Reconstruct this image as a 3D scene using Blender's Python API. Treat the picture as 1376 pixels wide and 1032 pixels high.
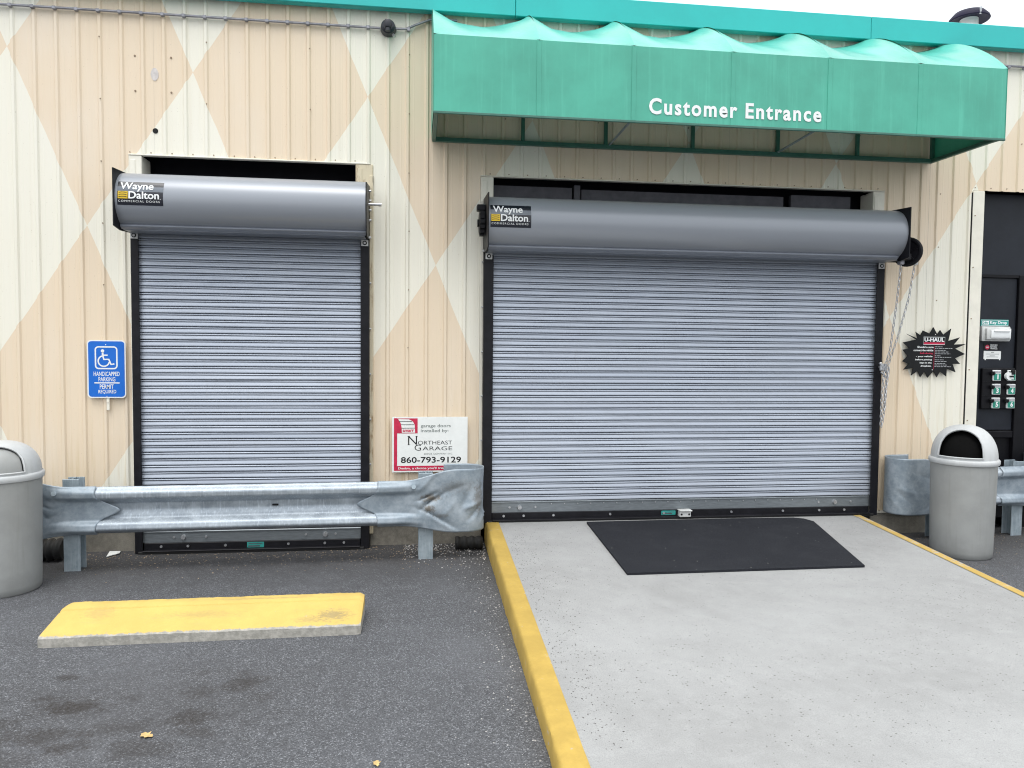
import bpy, bmesh, math, random
from mathutils import Vector, Matrix, noise
random.seed(7)
PI = math.pi
for o in list(bpy.data.objects):
    bpy.data.objects.remove(o)
scn = bpy.context.scene
COL = scn.collection

# ------------------------------------------------------------------ camera
cd = bpy.data.cameras.new('camera'); cam = bpy.data.objects.new('camera', cd); COL.objects.link(cam)
cd.sensor_width = 36.0; cd.lens = 1001.65 / 1376 * 36.0
cd.clip_start = 0.05; cd.clip_end = 2000
F_ = Vector((0.12538612, 0.99096978, -0.04751025)); R_ = Vector((0.99210297, -0.12508893, 0.00918964)); U_ = Vector((-0.00316365, 0.04828731, 0.99882848))
cam.matrix_world = Matrix(((R_.x, U_.x, -F_.x, 0), (R_.y, U_.y, -F_.y, -6.05), (R_.z, U_.z, -F_.z, 1.60), (0, 0, 0, 1)))
scn.camera = cam

# ------------------------------------------------------------------ sky, sun, exposure
SUN_EL, SUN_ROT = math.radians(68), math.radians(200)
w = bpy.data.worlds.new('World'); scn.world = w; w.use_nodes = True
nt = w.node_tree; nt.nodes.clear()
sky = nt.nodes.new('ShaderNodeTexSky'); sky.sky_type = 'NISHITA'; sky.sun_disc = False
sky.sun_elevation = SUN_EL; sky.sun_rotation = SUN_ROT
sky.air_density = 1.0; sky.dust_density = 3.0; sky.ozone_density = 1.0
hs = nt.nodes.new('ShaderNodeHueSaturation'); hs.inputs['Saturation'].default_value = 0.36; hs.inputs['Value'].default_value = 1.0
bg = nt.nodes.new('ShaderNodeBackground'); bg.inputs['Strength'].default_value = 0.15
wo = nt.nodes.new('ShaderNodeOutputWorld')
# an even white overcast: soft cloud layer mixed over the clear sky
tcw = nt.nodes.new('ShaderNodeTexCoord'); nz = nt.nodes.new('ShaderNodeTexNoise'); nz.inputs['Scale'].default_value = 2.2; nz.inputs['Detail'].default_value = 5
cr = nt.nodes.new('ShaderNodeMapRange'); cr.inputs[1].default_value = .35; cr.inputs[2].default_value = .7; cr.inputs[3].default_value = 5.6; cr.inputs[4].default_value = 7.4
cc = nt.nodes.new('ShaderNodeVectorMath'); cc.operation = 'SCALE'; cc.inputs[0].default_value = (.955, .985, 1.0)
mxw = nt.nodes.new('ShaderNodeMix'); mxw.data_type = 'RGBA'; mxw.inputs[0].default_value = .72
nt.links.new(tcw.outputs['Generated'], nz.inputs['Vector']); nt.links.new(nz.outputs['Fac'], cr.inputs[0]); 
# standard overcast luminance: the zenith is brighter than the horizon
sw = nt.nodes.new('ShaderNodeSeparateXYZ'); nt.links.new(tcw.outputs['Generated'], sw.inputs[0])
ov = nt.nodes.new('ShaderNodeMapRange'); ov.inputs[1].default_value = 0; ov.inputs[2].default_value = 1; ov.inputs[3].default_value = .46; ov.inputs[4].default_value = 1.5
om = nt.nodes.new('ShaderNodeMath'); om.operation = 'MULTIPLY'
nt.links.new(sw.outputs[2], ov.inputs[0]); nt.links.new(ov.outputs[0], om.inputs[0]); nt.links.new(cr.outputs[0], om.inputs[1]); nt.links.new(om.outputs[0], cc.inputs['Scale'])
nt.links.new(sky.outputs[0], hs.inputs['Color']); nt.links.new(hs.outputs[0], mxw.inputs[6]); nt.links.new(cc.outputs[0], mxw.inputs[7]); nt.links.new(mxw.outputs[2], bg.inputs[0]); nt.links.new(bg.outputs[0], wo.inputs[0])
sd = bpy.data.lights.new('sun', 'SUN'); sd.energy = 0.6; sd.angle = math.radians(25); sd.color = (1, .97, .92)
sun = bpy.data.objects.new('sun', sd); COL.objects.link(sun)
sv = Vector((math.sin(SUN_ROT) * math.cos(SUN_EL), math.cos(SUN_ROT) * math.cos(SUN_EL), math.sin(SUN_EL)))
sun.rotation_euler = sv.to_track_quat('Z', 'Y').to_euler()
sun.location = sv * 30
vs = scn.view_settings
vs.view_transform = 'Standard'; vs.look = 'None'; vs.gamma = 1.0; vs.exposure = 0.95; vs.use_curve_mapping = False
scn.cycles.filter_width = 1.1
scn.cycles.max_bounces = 8

# ------------------------------------------------------------------ materials
class NT:
    def __init__(s, name):
        s.m = bpy.data.materials.new(name); s.m.use_nodes = True
        s.t = s.m.node_tree; s.t.nodes.clear()
        s.out = s.n('ShaderNodeOutputMaterial'); s.b = s.n('ShaderNodeBsdfPrincipled')
        s.l(s.b.outputs[0], s.out.inputs[0])
    def n(s, t, **k):
        x = s.t.nodes.new(t)
        for a, v in k.items(): setattr(x, a, v)
        return x
    def l(s, a, b): s.t.links.new(a, b)
    def set(s, k, v):
        i = s.b.inputs[k]
        if hasattr(v, 'is_output'): s.l(v, i)
        else: i.default_value = (tuple(v) + (1,)) if isinstance(v, (tuple, list)) and len(v) == 3 and i.type == 'RGBA' else v
    def pos(s, scale=(1, 1, 1)):
        g = s.n('ShaderNodeNewGeometry'); m = s.n('ShaderNodeVectorMath', operation='MULTIPLY')
        s.l(g.outputs['Position'], m.inputs[0]); m.inputs[1].default_value = scale
        return m.outputs[0]
    def noise(s, v, scale, detail=4, rough=.55):
        x = s.n('ShaderNodeTexNoise'); s.l(v, x.inputs['Vector'])
        x.inputs['Scale'].default_value = scale; x.inputs['Detail'].default_value = detail; x.inputs['Roughness'].default_value = rough
        return x.outputs['Fac']
    def voro(s, v, scale, out='Distance', feature='F1'):
        x = s.n('ShaderNodeTexVoronoi', feature=feature); s.l(v, x.inputs['Vector']); x.inputs['Scale'].default_value = scale
        return x.outputs[out]
    def math(s, op, a, b=0.0, clamp=False):
        x = s.n('ShaderNodeMath', operation=op, use_clamp=clamp)
        for i, v in enumerate((a, b)):
            if hasattr(v, 'is_output'): s.l(v, x.inputs[i])
            else: x.inputs[i].default_value = v
        return x.outputs[0]
    def ramp(s, f, a, b, va=0.0, vb=1.0):
        x = s.n('ShaderNodeMapRange', interpolation_type='SMOOTHSTEP'); s.l(f, x.inputs[0])
        for i, v in zip((1, 2, 3, 4), (a, b, va, vb)): x.inputs[i].default_value = v
        return x.outputs[0]
    def mix(s, f, a, b, mode='MIX'):
        x = s.n('ShaderNodeMix', data_type='RGBA', blend_type=mode)
        for i, v in zip((0, 6, 7), (f, a, b)):
            if hasattr(v, 'is_output'): s.l(v, x.inputs[i])
            else: x.inputs[i].default_value = (tuple(v) + (1,)) if isinstance(v, (tuple, list)) else v
        return x.outputs[2]
    def bump(s, h, strength=.3, dist=.01):
        x = s.n('ShaderNodeBump'); s.l(h, x.inputs['Height']); x.inputs['Strength'].default_value = strength; x.inputs['Distance'].default_value = dist
        s.l(x.outputs[0], s.b.inputs['Normal'])
    def sep(s, v):
        x = s.n('ShaderNodeSeparateXYZ'); s.l(v, x.inputs[0]); return x.outputs

def simple(name, col, rough=.5, metal=0.0, var=.12, scale=9, spec=.5, bump=0.0, bscale=200, stretch=(1, 1, 1)):
    n = NT(name); p = n.pos(stretch)
    f = n.noise(p, scale, 6, .65)
    c = n.mix(n.ramp(f, .3, .7), tuple(x * (1 - var) for x in col), tuple(min(1, x * (1 + var)) for x in col))
    n.set('Base Color', c); n.set('Metallic', metal); n.set('Specular IOR Level', spec)
    n.set('Roughness', n.ramp(f, .2, .8, max(.02, rough - .02), min(1, rough + .03)))
    if bump: n.bump(n.noise(n.pos(), bscale, 3), bump, .003)
    return n.m

def siding_mat():
    n = NT('painted_siding'); p = n.pos(); X, Y, Z = n.sep(p)
    # lattice of the painted harlequin: node at (-3.021,3.799), e1 (.534,-1.298), e2 (-.778,-1.1785)
    wob = n.math('MULTIPLY', n.math('SUBTRACT', n.noise(n.pos((1, 1, 1)), 3, 3), .5), .02)
    dx = n.math('ADD', n.math('SUBTRACT', X, -3.021), wob); dz = n.math('SUBTRACT', Z, 3.799)
    det = .534 * -1.1785 - (-.778) * -1.298
    s = n.math('DIVIDE', n.math('SUBTRACT', n.math('MULTIPLY', dx, -1.1785), n.math('MULTIPLY', dz, -.778)), det)
    t = n.math('DIVIDE', n.math('SUBTRACT', n.math('MULTIPLY', dz, .534), n.math('MULTIPLY', dx, -1.298)), det)
    par = n.math('FLOORED_MODULO', n.math('ADD', n.math('FLOOR', s), n.math('FLOOR', t)), 2.0)
    cream, tan = (.84, .81, .70), (.79, .66, .50)
    c = n.mix(n.math('GREATER_THAN', par, .5), cream, tan)
    # vertical weather streaks and chalking
    st = n.noise(n.pos((14, 14, .55)), 1.0, 5, .6)
    c = n.mix(n.ramp(st, .52, .85, 0, .26), c, (.58, .48, .33))
    low = n.ramp(Z, .2, 1.9, 1, 0)
    st2 = n.noise(n.pos((22, 22, 1.1)), 1.0, 4, .6)
    c = n.mix(n.math('MULTIPLY', n.ramp(st2, .5, .75, 0, .55), low), c, (.62, .47, .24))
    foot = n.math('ADD', Z, n.math('MULTIPLY', n.noise(n.pos((9, 9, 2)), 1, 4), .35))
    c = n.mix(n.ramp(foot, .36, .75, .5, 0), c, (.42, .35, .25))
    chalk = n.noise(n.pos((1, 1, .6)), 1.3, 4)
    c = n.mix(n.ramp(chalk, .45, .8, 0, .25), c, (.86, .85, .82))
    spk = n.noise(n.pos(), 70, 2)
    c = n.mix(n.ramp(spk, .69, .74, 0, .35), c, (.35, .27, .18))
    n.set('Base Color', c); n.set('Roughness', .48); n.set('Specular IOR Level', .35)
    n.bump(n.noise(n.pos((1, 1, .25)), 6, 3), .15, .006)
    return n.m

def asphalt_mat():
    n = NT('asphalt'); p = n.pos()
    v = n.n('ShaderNodeTexVoronoi', feature='F1'); n.l(p, v.inputs['Vector']); v.inputs['Scale'].default_value = 200
    r = n.sep(v.outputs['Color'])[0]
    big = n.noise(p, .9, 5, .6); mid = n.noise(p, 7, 5, .65)
    c = n.mix(r, (.046, .048, .053), (.142, .146, .158))
    c = n.mix(n.ramp(r, .86, .96, 0, .8), c, (.27, .28, .30))
    c = n.mix(n.ramp(mid, .35, .7, 0, .35), c, (.066, .067, .072))
    c = n.mix(n.ramp(big, .42, .72, 0, .45), c, (.145, .150, .165))
    # dirty, worn strip by the wall, with some shade there painted in too
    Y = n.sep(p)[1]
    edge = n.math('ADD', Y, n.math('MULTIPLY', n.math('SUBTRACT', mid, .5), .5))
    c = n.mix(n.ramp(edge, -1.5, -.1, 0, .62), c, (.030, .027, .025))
    # oil drips with soft uneven outlines
    blob = 0
    for (bx, by, sx, sy, k) in ((-1.5, -2.62, .14, .075, .95), (-1.52, -2.86, .18, .07, .75), (-.97, -2.76, .10, .10, .8), (-1.0, -2.52, .085, .07, .6),
                                (-.82, -2.45, .09, .085, .75), (-1.66, -2.3, .05, .028, .7), (-1.39, -2.96, .09, .05, .8), (-1.22, -2.82, .13, .07, .6), (-1.1, -3.0, .14, .07, .6), (-1.66, -2.52, .06, .035, .7),
                                (-1.75, -3.05, .3, .1, .5), (-1.25, -2.7, .6, .42, .30), (-.9, -2.9, .07, .05, .6), (-1.75, -2.75, .09, .06, .6), (-1.3, -2.55, .06, .04, .55), (-.7, -2.6, .06, .05, .45), (-1.05, -2.32, .05, .04, .4)):
        d = n.n('ShaderNodeVectorMath', operation='SUBTRACT'); n.l(p, d.inputs[0]); d.inputs[1].default_value = (bx, by, 0)
        m = n.n('ShaderNodeVectorMath', operation='MULTIPLY'); n.l(d.outputs[0], m.inputs[0]); m.inputs[1].default_value = (1 / sx, 1 / sy, 0)
        ln = n.n('ShaderNodeVectorMath', operation='LENGTH'); n.l(m.outputs[0], ln.inputs[0])
        dd = n.math('ADD', ln.outputs['Value'], n.math('MULTIPLY', n.math('SUBTRACT', n.math('ADD', n.math('MULTIPLY', n.noise(p, 11, 6, .75), .6), n.math('MULTIPLY', n.noise(p, 48, 4, .7), .4)), .5), 5.6))
        f = n.ramp(dd, .3, 1.75, k, 0)
        blob = f if blob == 0 else n.math('MAXIMUM', blob, f)
    fine = n.ramp(n.noise(p, 60, 3), .3, .7, .62, 1)
    c = n.mix(n.math('MULTIPLY', blob, fine), c, (.027, .022, .019))
    n.set('Base Color', c); n.set('Roughness', .85); n.set('Specular IOR Level', .35)
    n.bump(n.math('ADD', n.math('MULTIPLY', v.outputs['Distance'], 1.0), n.noise(p, 90, 3)), .55, .004)
    return n.m

def concrete_mat(name, lo, hi, pits=True, scale=1.0):
    n = NT(name); p = n.pos()
    a = n.noise(p, 1.1 * scale, 6, .6); b = n.noise(p, 9 * scale, 5, .65)
    c = n.mix(n.ramp(a, .3, .72), lo, hi)
    c = n.mix(n.ramp(b, .35, .75, 0, .4), c, tuple(x * 1.14 for x in hi))
    sw = n.noise(n.pos((.7, 2.2, 1)), 1.6, 5, .65)
    c = n.mix(n.ramp(sw, .52, .78, 0, .22), c, tuple(x * .78 for x in lo))
    gr = n.noise(p, 210, 2)
    c = n.mix(n.ramp(gr, .35, .7, 0, .34), c, tuple(x * .6 for x in lo))
    if pits:
        v = n.n('ShaderNodeTexVoronoi', feature='F1'); n.l(p, v.inputs['Vector']); v.inputs['Scale'].default_value = 62
        v.inputs['Randomness'].default_value = 1
        rc = n.sep(v.outputs['Color'])
        pres = n.math('MULTIPLY', n.math('GREATER_THAN', rc[0], .55), n.math('LESS_THAN', v.outputs['Distance'], n.math('MULTIPLY', rc[1], .27)))
        dens = n.ramp(n.noise(p, .9, 4), .38, .62, .25, 1)
        pm = n.math('MULTIPLY', pres, dens)
        c = n.mix(n.math('MULTIPLY', pm, .85), c, (.10, .095, .09))
    n.set('Base Color', c); n.set('Roughness', .88); n.set('Specular IOR Level', .3)
    n.bump(n.math('ADD', n.noise(p, 150, 3), n.math('MULTIPLY', b, .6)), .35, .004)
    return n.m

def paint_on_concrete(name, col, wear=.62, dark=.8):
    n = NT(name); p = n.pos()
    a = n.noise(p, 5, 6, .7); b = n.noise(p, 38, 4, .65)
    c = n.mix(n.ramp(a, .35, .7), tuple(x * dark for x in col), col)
    c = n.mix(n.ramp(b, .5, .8, 0, .2), c, tuple(x * .62 for x in col))
    wr = n.math('ADD', n.math('MULTIPLY', a, .55), n.math('MULTIPLY', b, .45))
    c = n.mix(n.ramp(wr, wear, wear + .05, 0, .85), c, (.42, .40, .36))
    n.set('Base Color', c); n.set('Roughness', .7); n.set('Specular IOR Level', .35)
    n.bump(n.math('ADD', b, n.noise(p, 120, 3)), .3, .004)
    return n.m

def stop_mat():
    n = NT('wheel_stop_paint'); p = n.pos(); Z = n.sep(p)[2]
    a = n.noise(p, 5, 6, .7); b = n.noise(p, 30, 4, .65); d_ = n.noise(p, 75, 4, .7)
    col = (.63, .455, .135)
    c = n.mix(n.ramp(a, .35, .7), tuple(x * .9 for x in col), col)
    c = n.mix(n.ramp(n.noise(n.pos((3, 30, 30)), 1, 5, .7), .52, .78, 0, .3), c, (.48, .36, .16))
    c = n.mix(n.ramp(b, .60, .72, 0, .25), c, (.42, .33, .16))
    for (bx, by, sx, sy, k) in ((-.47, -1.80, .09, .05, .6), (-.60, -1.84, .08, .03, .35), (-1.2, -1.76, .2, .03, .25), (-1.75, -1.72, .08, .06, .25), (-.9, -1.62, .3, .012, .4)):
        d = n.n('ShaderNodeVectorMath', operation='SUBTRACT'); n.l(p, d.inputs[0]); d.inputs[1].default_value = (bx, by, 0)
        m = n.n('ShaderNodeVectorMath', operation='MULTIPLY'); n.l(d.outputs[0], m.inputs[0]); m.inputs[1].default_value = (1 / sx, 1 / sy, 0)
        ln = n.n('ShaderNodeVectorMath', operation='LENGTH'); n.l(m.outputs[0], ln.inputs[0])
        dd = n.math('ADD', ln.outputs['Value'], n.math('MULTIPLY', n.math('SUBTRACT', n.noise(n.pos((1, 2.5, 1)), 40, 5, .7), .5), 4))
        c = n.mix(n.ramp(dd, .2, 1.4, k, 0), c, (.20, .17, .12))
    conc = n.mix(n.ramp(b, .35, .7), (.30, .29, .26), (.46, .44, .40))
    edge = n.math('ADD', Z, n.math('MULTIPLY', n.math('SUBTRACT', n.math('ADD', n.math('MULTIPLY', b, .6), n.math('MULTIPLY', d_, .4)), .5), .034))
    c = n.mix(n.ramp(edge, .056, .061, 1, 0), c, conc)
    c = n.mix(n.ramp(n.math('ADD', n.math('MULTIPLY', b, .5), n.math('MULTIPLY', d_, .5)), .645, .67, 0, .85), c, conc)
    n.set('Base Color', c); n.set('Roughness', .72); n.set('Specular IOR Level', .3)
    n.bump(n.math('ADD', b, n.noise(p, 120, 3)), .35, .004)
    return n.m

def slat_mat():
    n = NT('slat_steel'); p = n.pos(); oi = n.n('ShaderNodeObjectInfo'); rnd = oi.outputs['Random']
    a = n.noise(n.pos((.9, 1, 5)), 4, 5, .65); g = n.noise(n.pos((30, 1, 3)), 1, 4, .65)
    c = n.mix(rnd, (.365, .405, .475), (.42, .46, .53))
    c = n.mix(n.ramp(a, .45, .75, 0, .35), c, (.33, .36, .41))
    c = n.mix(n.ramp(g, .55, .8, 0, .3), c, (.30, .31, .33))
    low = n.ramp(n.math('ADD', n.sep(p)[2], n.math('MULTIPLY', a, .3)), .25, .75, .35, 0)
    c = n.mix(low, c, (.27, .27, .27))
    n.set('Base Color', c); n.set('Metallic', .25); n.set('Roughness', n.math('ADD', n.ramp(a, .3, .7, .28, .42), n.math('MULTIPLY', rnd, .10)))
    return n.m

def galv_mat(name, lo, hi, metal=.55, rough=.45, rust=0.0, vstreak=True):
    n = NT(name); p = n.pos()
    v = n.n('ShaderNodeTexVoronoi', feature='F1'); n.l(p, v.inputs['Vector']); v.inputs['Scale'].default_value = 60
    sp = n.sep(v.outputs['Color'])[0]
    a = n.noise(p, 8, 6, .7)
    c = n.mix(n.ramp(a, .3, .72), lo, hi)
    c = n.mix(.14, c, n.mix(sp, lo, tuple(min(1, x * 1.2) for x in hi)))
    if vstreak:
        s = n.noise(n.pos((90, 90, 5)), 1, 4, .6)
        c = n.mix(n.ramp(s, .5, .72, 0, .6), c, tuple(min(1, x * 1.35) for x in hi))
    if rust:
        c = n.mix(n.ramp(n.noise(p, 11, 5, .7), 1 - rust, 1 - rust + .15, 0, .6), c, (.22, .15, .08))
    if rust:
        for (bx, bz, sx, sz, k) in ((.10, .475, .075, .028, .8), (.085, .395, .045, .030, .8), (.46, .46, .035, .12, .55), (.17, .34, .06, .02, .4), (.30, .55, .12, .05, .3)):
            d = n.n('ShaderNodeVectorMath', operation='SUBTRACT'); n.l(p, d.inputs[0]); d.inputs[1].default_value = (bx, 0, bz)
            m = n.n('ShaderNodeVectorMath', operation='MULTIPLY'); n.l(d.outputs[0], m.inputs[0]); m.inputs[1].default_value = (1 / sx, 0, 1 / sz)
            ln = n.n('ShaderNodeVectorMath', operation='LENGTH'); n.l(m.outputs[0], ln.inputs[0])
            dd = n.math('ADD', ln.outputs['Value'], n.math('MULTIPLY', n.math('SUBTRACT', n.noise(p, 45, 5, .7), .5), 3.0))
            c = n.mix(n.ramp(dd, .2, 1.4, k, 0), c, (.13, .10, .065))
    n.set('Base Color', c); n.set('Metallic', metal)
    n.set('Roughness', n.ramp(a, .2, .8, rough - .08, rough + .14)); n.bump(n.noise(p, 60, 3), .08, .003)
    return n.m

def fabric_mat(name, col, transl=.3, rough=.38):
    n = NT(name); p = n.pos()
    st = n.noise(n.pos((26, 26, 1.0)), 1, 5, .65); a = n.noise(p, 2.2, 5, .6)
    c = n.mix(n.ramp(a, .3, .7), tuple(x * .88 for x in col), tuple(min(1, x * 1.1) for x in col))
    c = n.mix(n.ramp(st, .5, .8, 0, .28), c, tuple(min(1, x * 1.5 + .05) for x in col))
    n.set('Base Color', c); n.set('Roughness', rough); n.set('Specular IOR Level', .55)
    tr = n.n('ShaderNodeBsdfTranslucent'); tr.inputs[0].default_value = (.01, .22, .09, 1)
    mx = n.n('ShaderNodeMixShader'); mx.inputs[0].default_value = transl
    n.l(n.b.outputs[0], mx.inputs[1]); n.l(tr.outputs[0], mx.inputs[2]); n.l(mx.outputs[0], n.out.inputs[0])
    n.bump(n.math('ADD', n.noise(n.pos((3, 3, .7)), 3, 3), n.math('MULTIPLY', n.noise(n.pos((30, 30, 1.2)), 1, 3), .25)), .25, .012)
    return n.m

def can_mat(name, col):
    n = NT(name); p = n.pos()
    a = n.noise(p, 6, 5, .6); st = n.noise(n.pos((26, 26, 1.6)), 1, 5, .65); sc = n.noise(n.pos((5, 5, 60)), 1.4, 4, .7)
    c = n.mix(n.ramp(a, .3, .7), tuple(x * .93 for x in col), tuple(x * 1.06 for x in col))
    c = n.mix(n.ramp(st, .5, .8, 0, .35), c, tuple(x * y for x, y in zip(col, (.68, .66, .60))))
    c = n.mix(n.ramp(sc, .66, .76, 0, .4), c, tuple(min(1, x * 1.3) for x in col))
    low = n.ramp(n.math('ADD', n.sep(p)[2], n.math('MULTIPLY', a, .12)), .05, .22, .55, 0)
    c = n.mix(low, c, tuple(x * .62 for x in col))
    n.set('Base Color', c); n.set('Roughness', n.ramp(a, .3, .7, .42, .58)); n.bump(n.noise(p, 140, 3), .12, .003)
    return n.m

def bristle_mat():
    n = NT('rubber_mat'); p = n.pos()
    f = n.noise(p, 260, 3, .7); a = n.noise(p, 3, 5)
    c = n.mix(n.ramp(f, .35, .7), (.010, .011, .014), (.034, .036, .044))
    c = n.mix(n.ramp(a, .45, .8, 0, .4), c, (.042, .044, .05))
    v = n.n('ShaderNodeTexVoronoi', feature='F1'); n.l(p, v.inputs['Vector']); v.inputs['Scale'].default_value = 26
    rc = n.sep(v.outputs['Color'])
    g = n.math('MULTIPLY', n.math('GREATER_THAN', rc[0], .8), n.math('LESS_THAN', v.outputs['Distance'], n.math('MULTIPLY', rc[1], .13)))
    c = n.mix(n.math('MULTIPLY', g, .7), c, (.42, .40, .36))
    n.set('Base Color', c); n.set('Roughness', .95); n.set('Specular IOR Level', .2); n.bump(f, .6, .005)
    return n.m

def weathered_trim(name, col, amt=.5):
    n = NT(name); p = n.pos()
    f = n.noise(n.pos((20, 20, 5)), 1.0, 6, .7)
    c = n.mix(n.ramp(f, .6 - amt * .2, .72), col, (.30, .18, .08))
    c = n.mix(n.ramp(n.noise(n.pos((30, 30, 4)), 1.2, 4), .62, .75, 0, .7), c, (.10, .07, .05))
    n.set('Base Color', c); n.set('Roughness', .65)
    return n.m

M = {}
M['siding'] = siding_mat()
M['cream'] = simple('cream_trim', (.80, .77, .67), .5, var=.06, scale=6)
M['worn'] = weathered_trim('worn_trim', (.66, .58, .42), .5)
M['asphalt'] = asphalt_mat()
M['ramp'] = concrete_mat('ramp_concrete', (.30, .30, .297), (.365, .367, .365))
M['foundation'] = concrete_mat('foundation_concrete', (.15, .14, .12), (.30, .28, .24), False, 3)
M['stopgrey'] = concrete_mat('bare_concrete', (.26, .245, .22), (.42, .40, .36), False, 6)
M['yellow'] = paint_on_concrete('yellow_paint', (.63, .455, .135), .60, .92)
M['stop'] = stop_mat()
M['kerb'] = paint_on_concrete('kerb_paint', (.52, .355, .085), .59, .82)
M['kerbworn'] = paint_on_concrete('worn_edge_paint', (.56, .385, .11), .52, .85)
M['awning'] = fabric_mat('awning_vinyl', (.075, .42, .305), .05)
M['awntop'] = fabric_mat('awning_top_vinyl', (.085, .44, .355), .06, .30)
M['frame'] = simple('awning_frame_paint', (.055, .16, .125), .45, .1)
M['teal'] = simple('fascia_paint', (.018, .47, .45), .38, var=.05, scale=2)
M['slat'] = slat_mat()
M['hood'] = simple('hood_paint', (.28, .30, .335), .29, .12, var=.01, scale=1)
M['lip'] = simple('hood_lip_paint', (.22, .24, .28), .38, .3, var=.05)
M['bar'] = simple('bottom_bar_steel', (.22, .245, .265), .40, .5, var=.14, scale=14, stretch=(1, 1, 6))
M['black'] = simple('black_steel', (.010, .010, .013), .45, .0, var=.25, scale=12, spec=.22)
M['rubber'] = simple('black_rubber', (.012, .012, .012), .7, var=.3, scale=20)
M['hole'] = simple('painted_mouth_shade', (.006, .006, .006), .9, spec=.05)
M['dark'] = simple('dark_interior', (.010, .010, .013), .8, spec=.1)
M['lintel'] = simple('dark_lintel', (.085, .085, .10), .6, .2, var=.2)
M['doorpanel'] = simple('dark_door_panel', (.016, .019, .026), .45, var=.15, scale=5, spec=.25)
M['doorblack'] = simple('black_door_frame', (.006, .006, .008), .4, var=.2, spec=.2)
M['galv'] = galv_mat('galvanised_steel', (.26, .30, .345), (.45, .50, .545), .4, .45)
M['galvend'] = galv_mat('galvanised_end', (.21, .26, .305), (.385, .435, .48), .35, .5, .33, False)
M['post'] = galv_mat('post_steel', (.25, .31, .35), (.40, .46, .50), .4, .5, 0, True)
M['zinc'] = simple('zinc_steel', (.55, .56, .58), .35, .8, var=.15, scale=60)
M['pipe'] = simple('conduit_steel', (.30, .30, .33), .45, .6, var=.2, scale=15)
M['lamp'] = simple('dark_fitting', (.03, .032, .04), .4, .2)
M['can'] = can_mat('grey_plastic', (.305, .312, .305))
M['canlid'] = can_mat('grey_plastic_lid', (.51, .525, .53))
M['white'] = simple('white_print', (.82, .84, .84), .45, var=.02)
M['paperwhite'] = simple('white_board', (.82, .84, .82), .4, var=.03, scale=12)
M['blue'] = simple('blue_sign', (.004, .14, .60), .35, var=.05)
M['red'] = simple('red_print', (.55, .02, .07), .4, var=.15, scale=18)
M['ink'] = simple('black_print', (.012, .013, .014), .5, spec=.2)
M['inkgrey'] = simple('grey_print', (.18, .21, .2), .5)
M['navy'] = simple('decal_black', (.012, .014, .022), .25)
M['decalsheen'] = simple('decal_painted_sheen', (.14, .16, .19), .3)
M['yellowp'] = simple('yellow_print', (.75, .50, .01), .4)
M['green'] = simple('green_print', (.02, .24, .17), .4)
M['tealp'] = simple('teal_print', (.03, .30, .27), .4)
M['plasticwhite'] = simple('white_plastic', (.62, .63, .62), .4)
M['rubbermat'] = bristle_mat()
M['debris'] = simple('dry_debris', (.26, .20, .14), .9, var=.6, scale=60)
M['grit'] = simple('dark_grit', (.12, .115, .11), .9, var=.6, scale=90)
M['grit2'] = simple('pale_grit', (.42, .41, .40), .9, var=.3, scale=60)
M['leaf'] = simple('dry_leaf', (.55, .38, .16), .8, var=.25, scale=50)
M['roof'] = simple('roof_sheet', (.45, .46, .45), .6)
M['vent'] = simple('vent_dark', (.012, .010, .03), .6, .0, spec=.2)
M['screw'] = simple('rusty_screw', (.26, .19, .13), .7)
M['rust'] = simple('weather_patch', (.62, .58, .56), .6, var=.12, scale=30)

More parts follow.
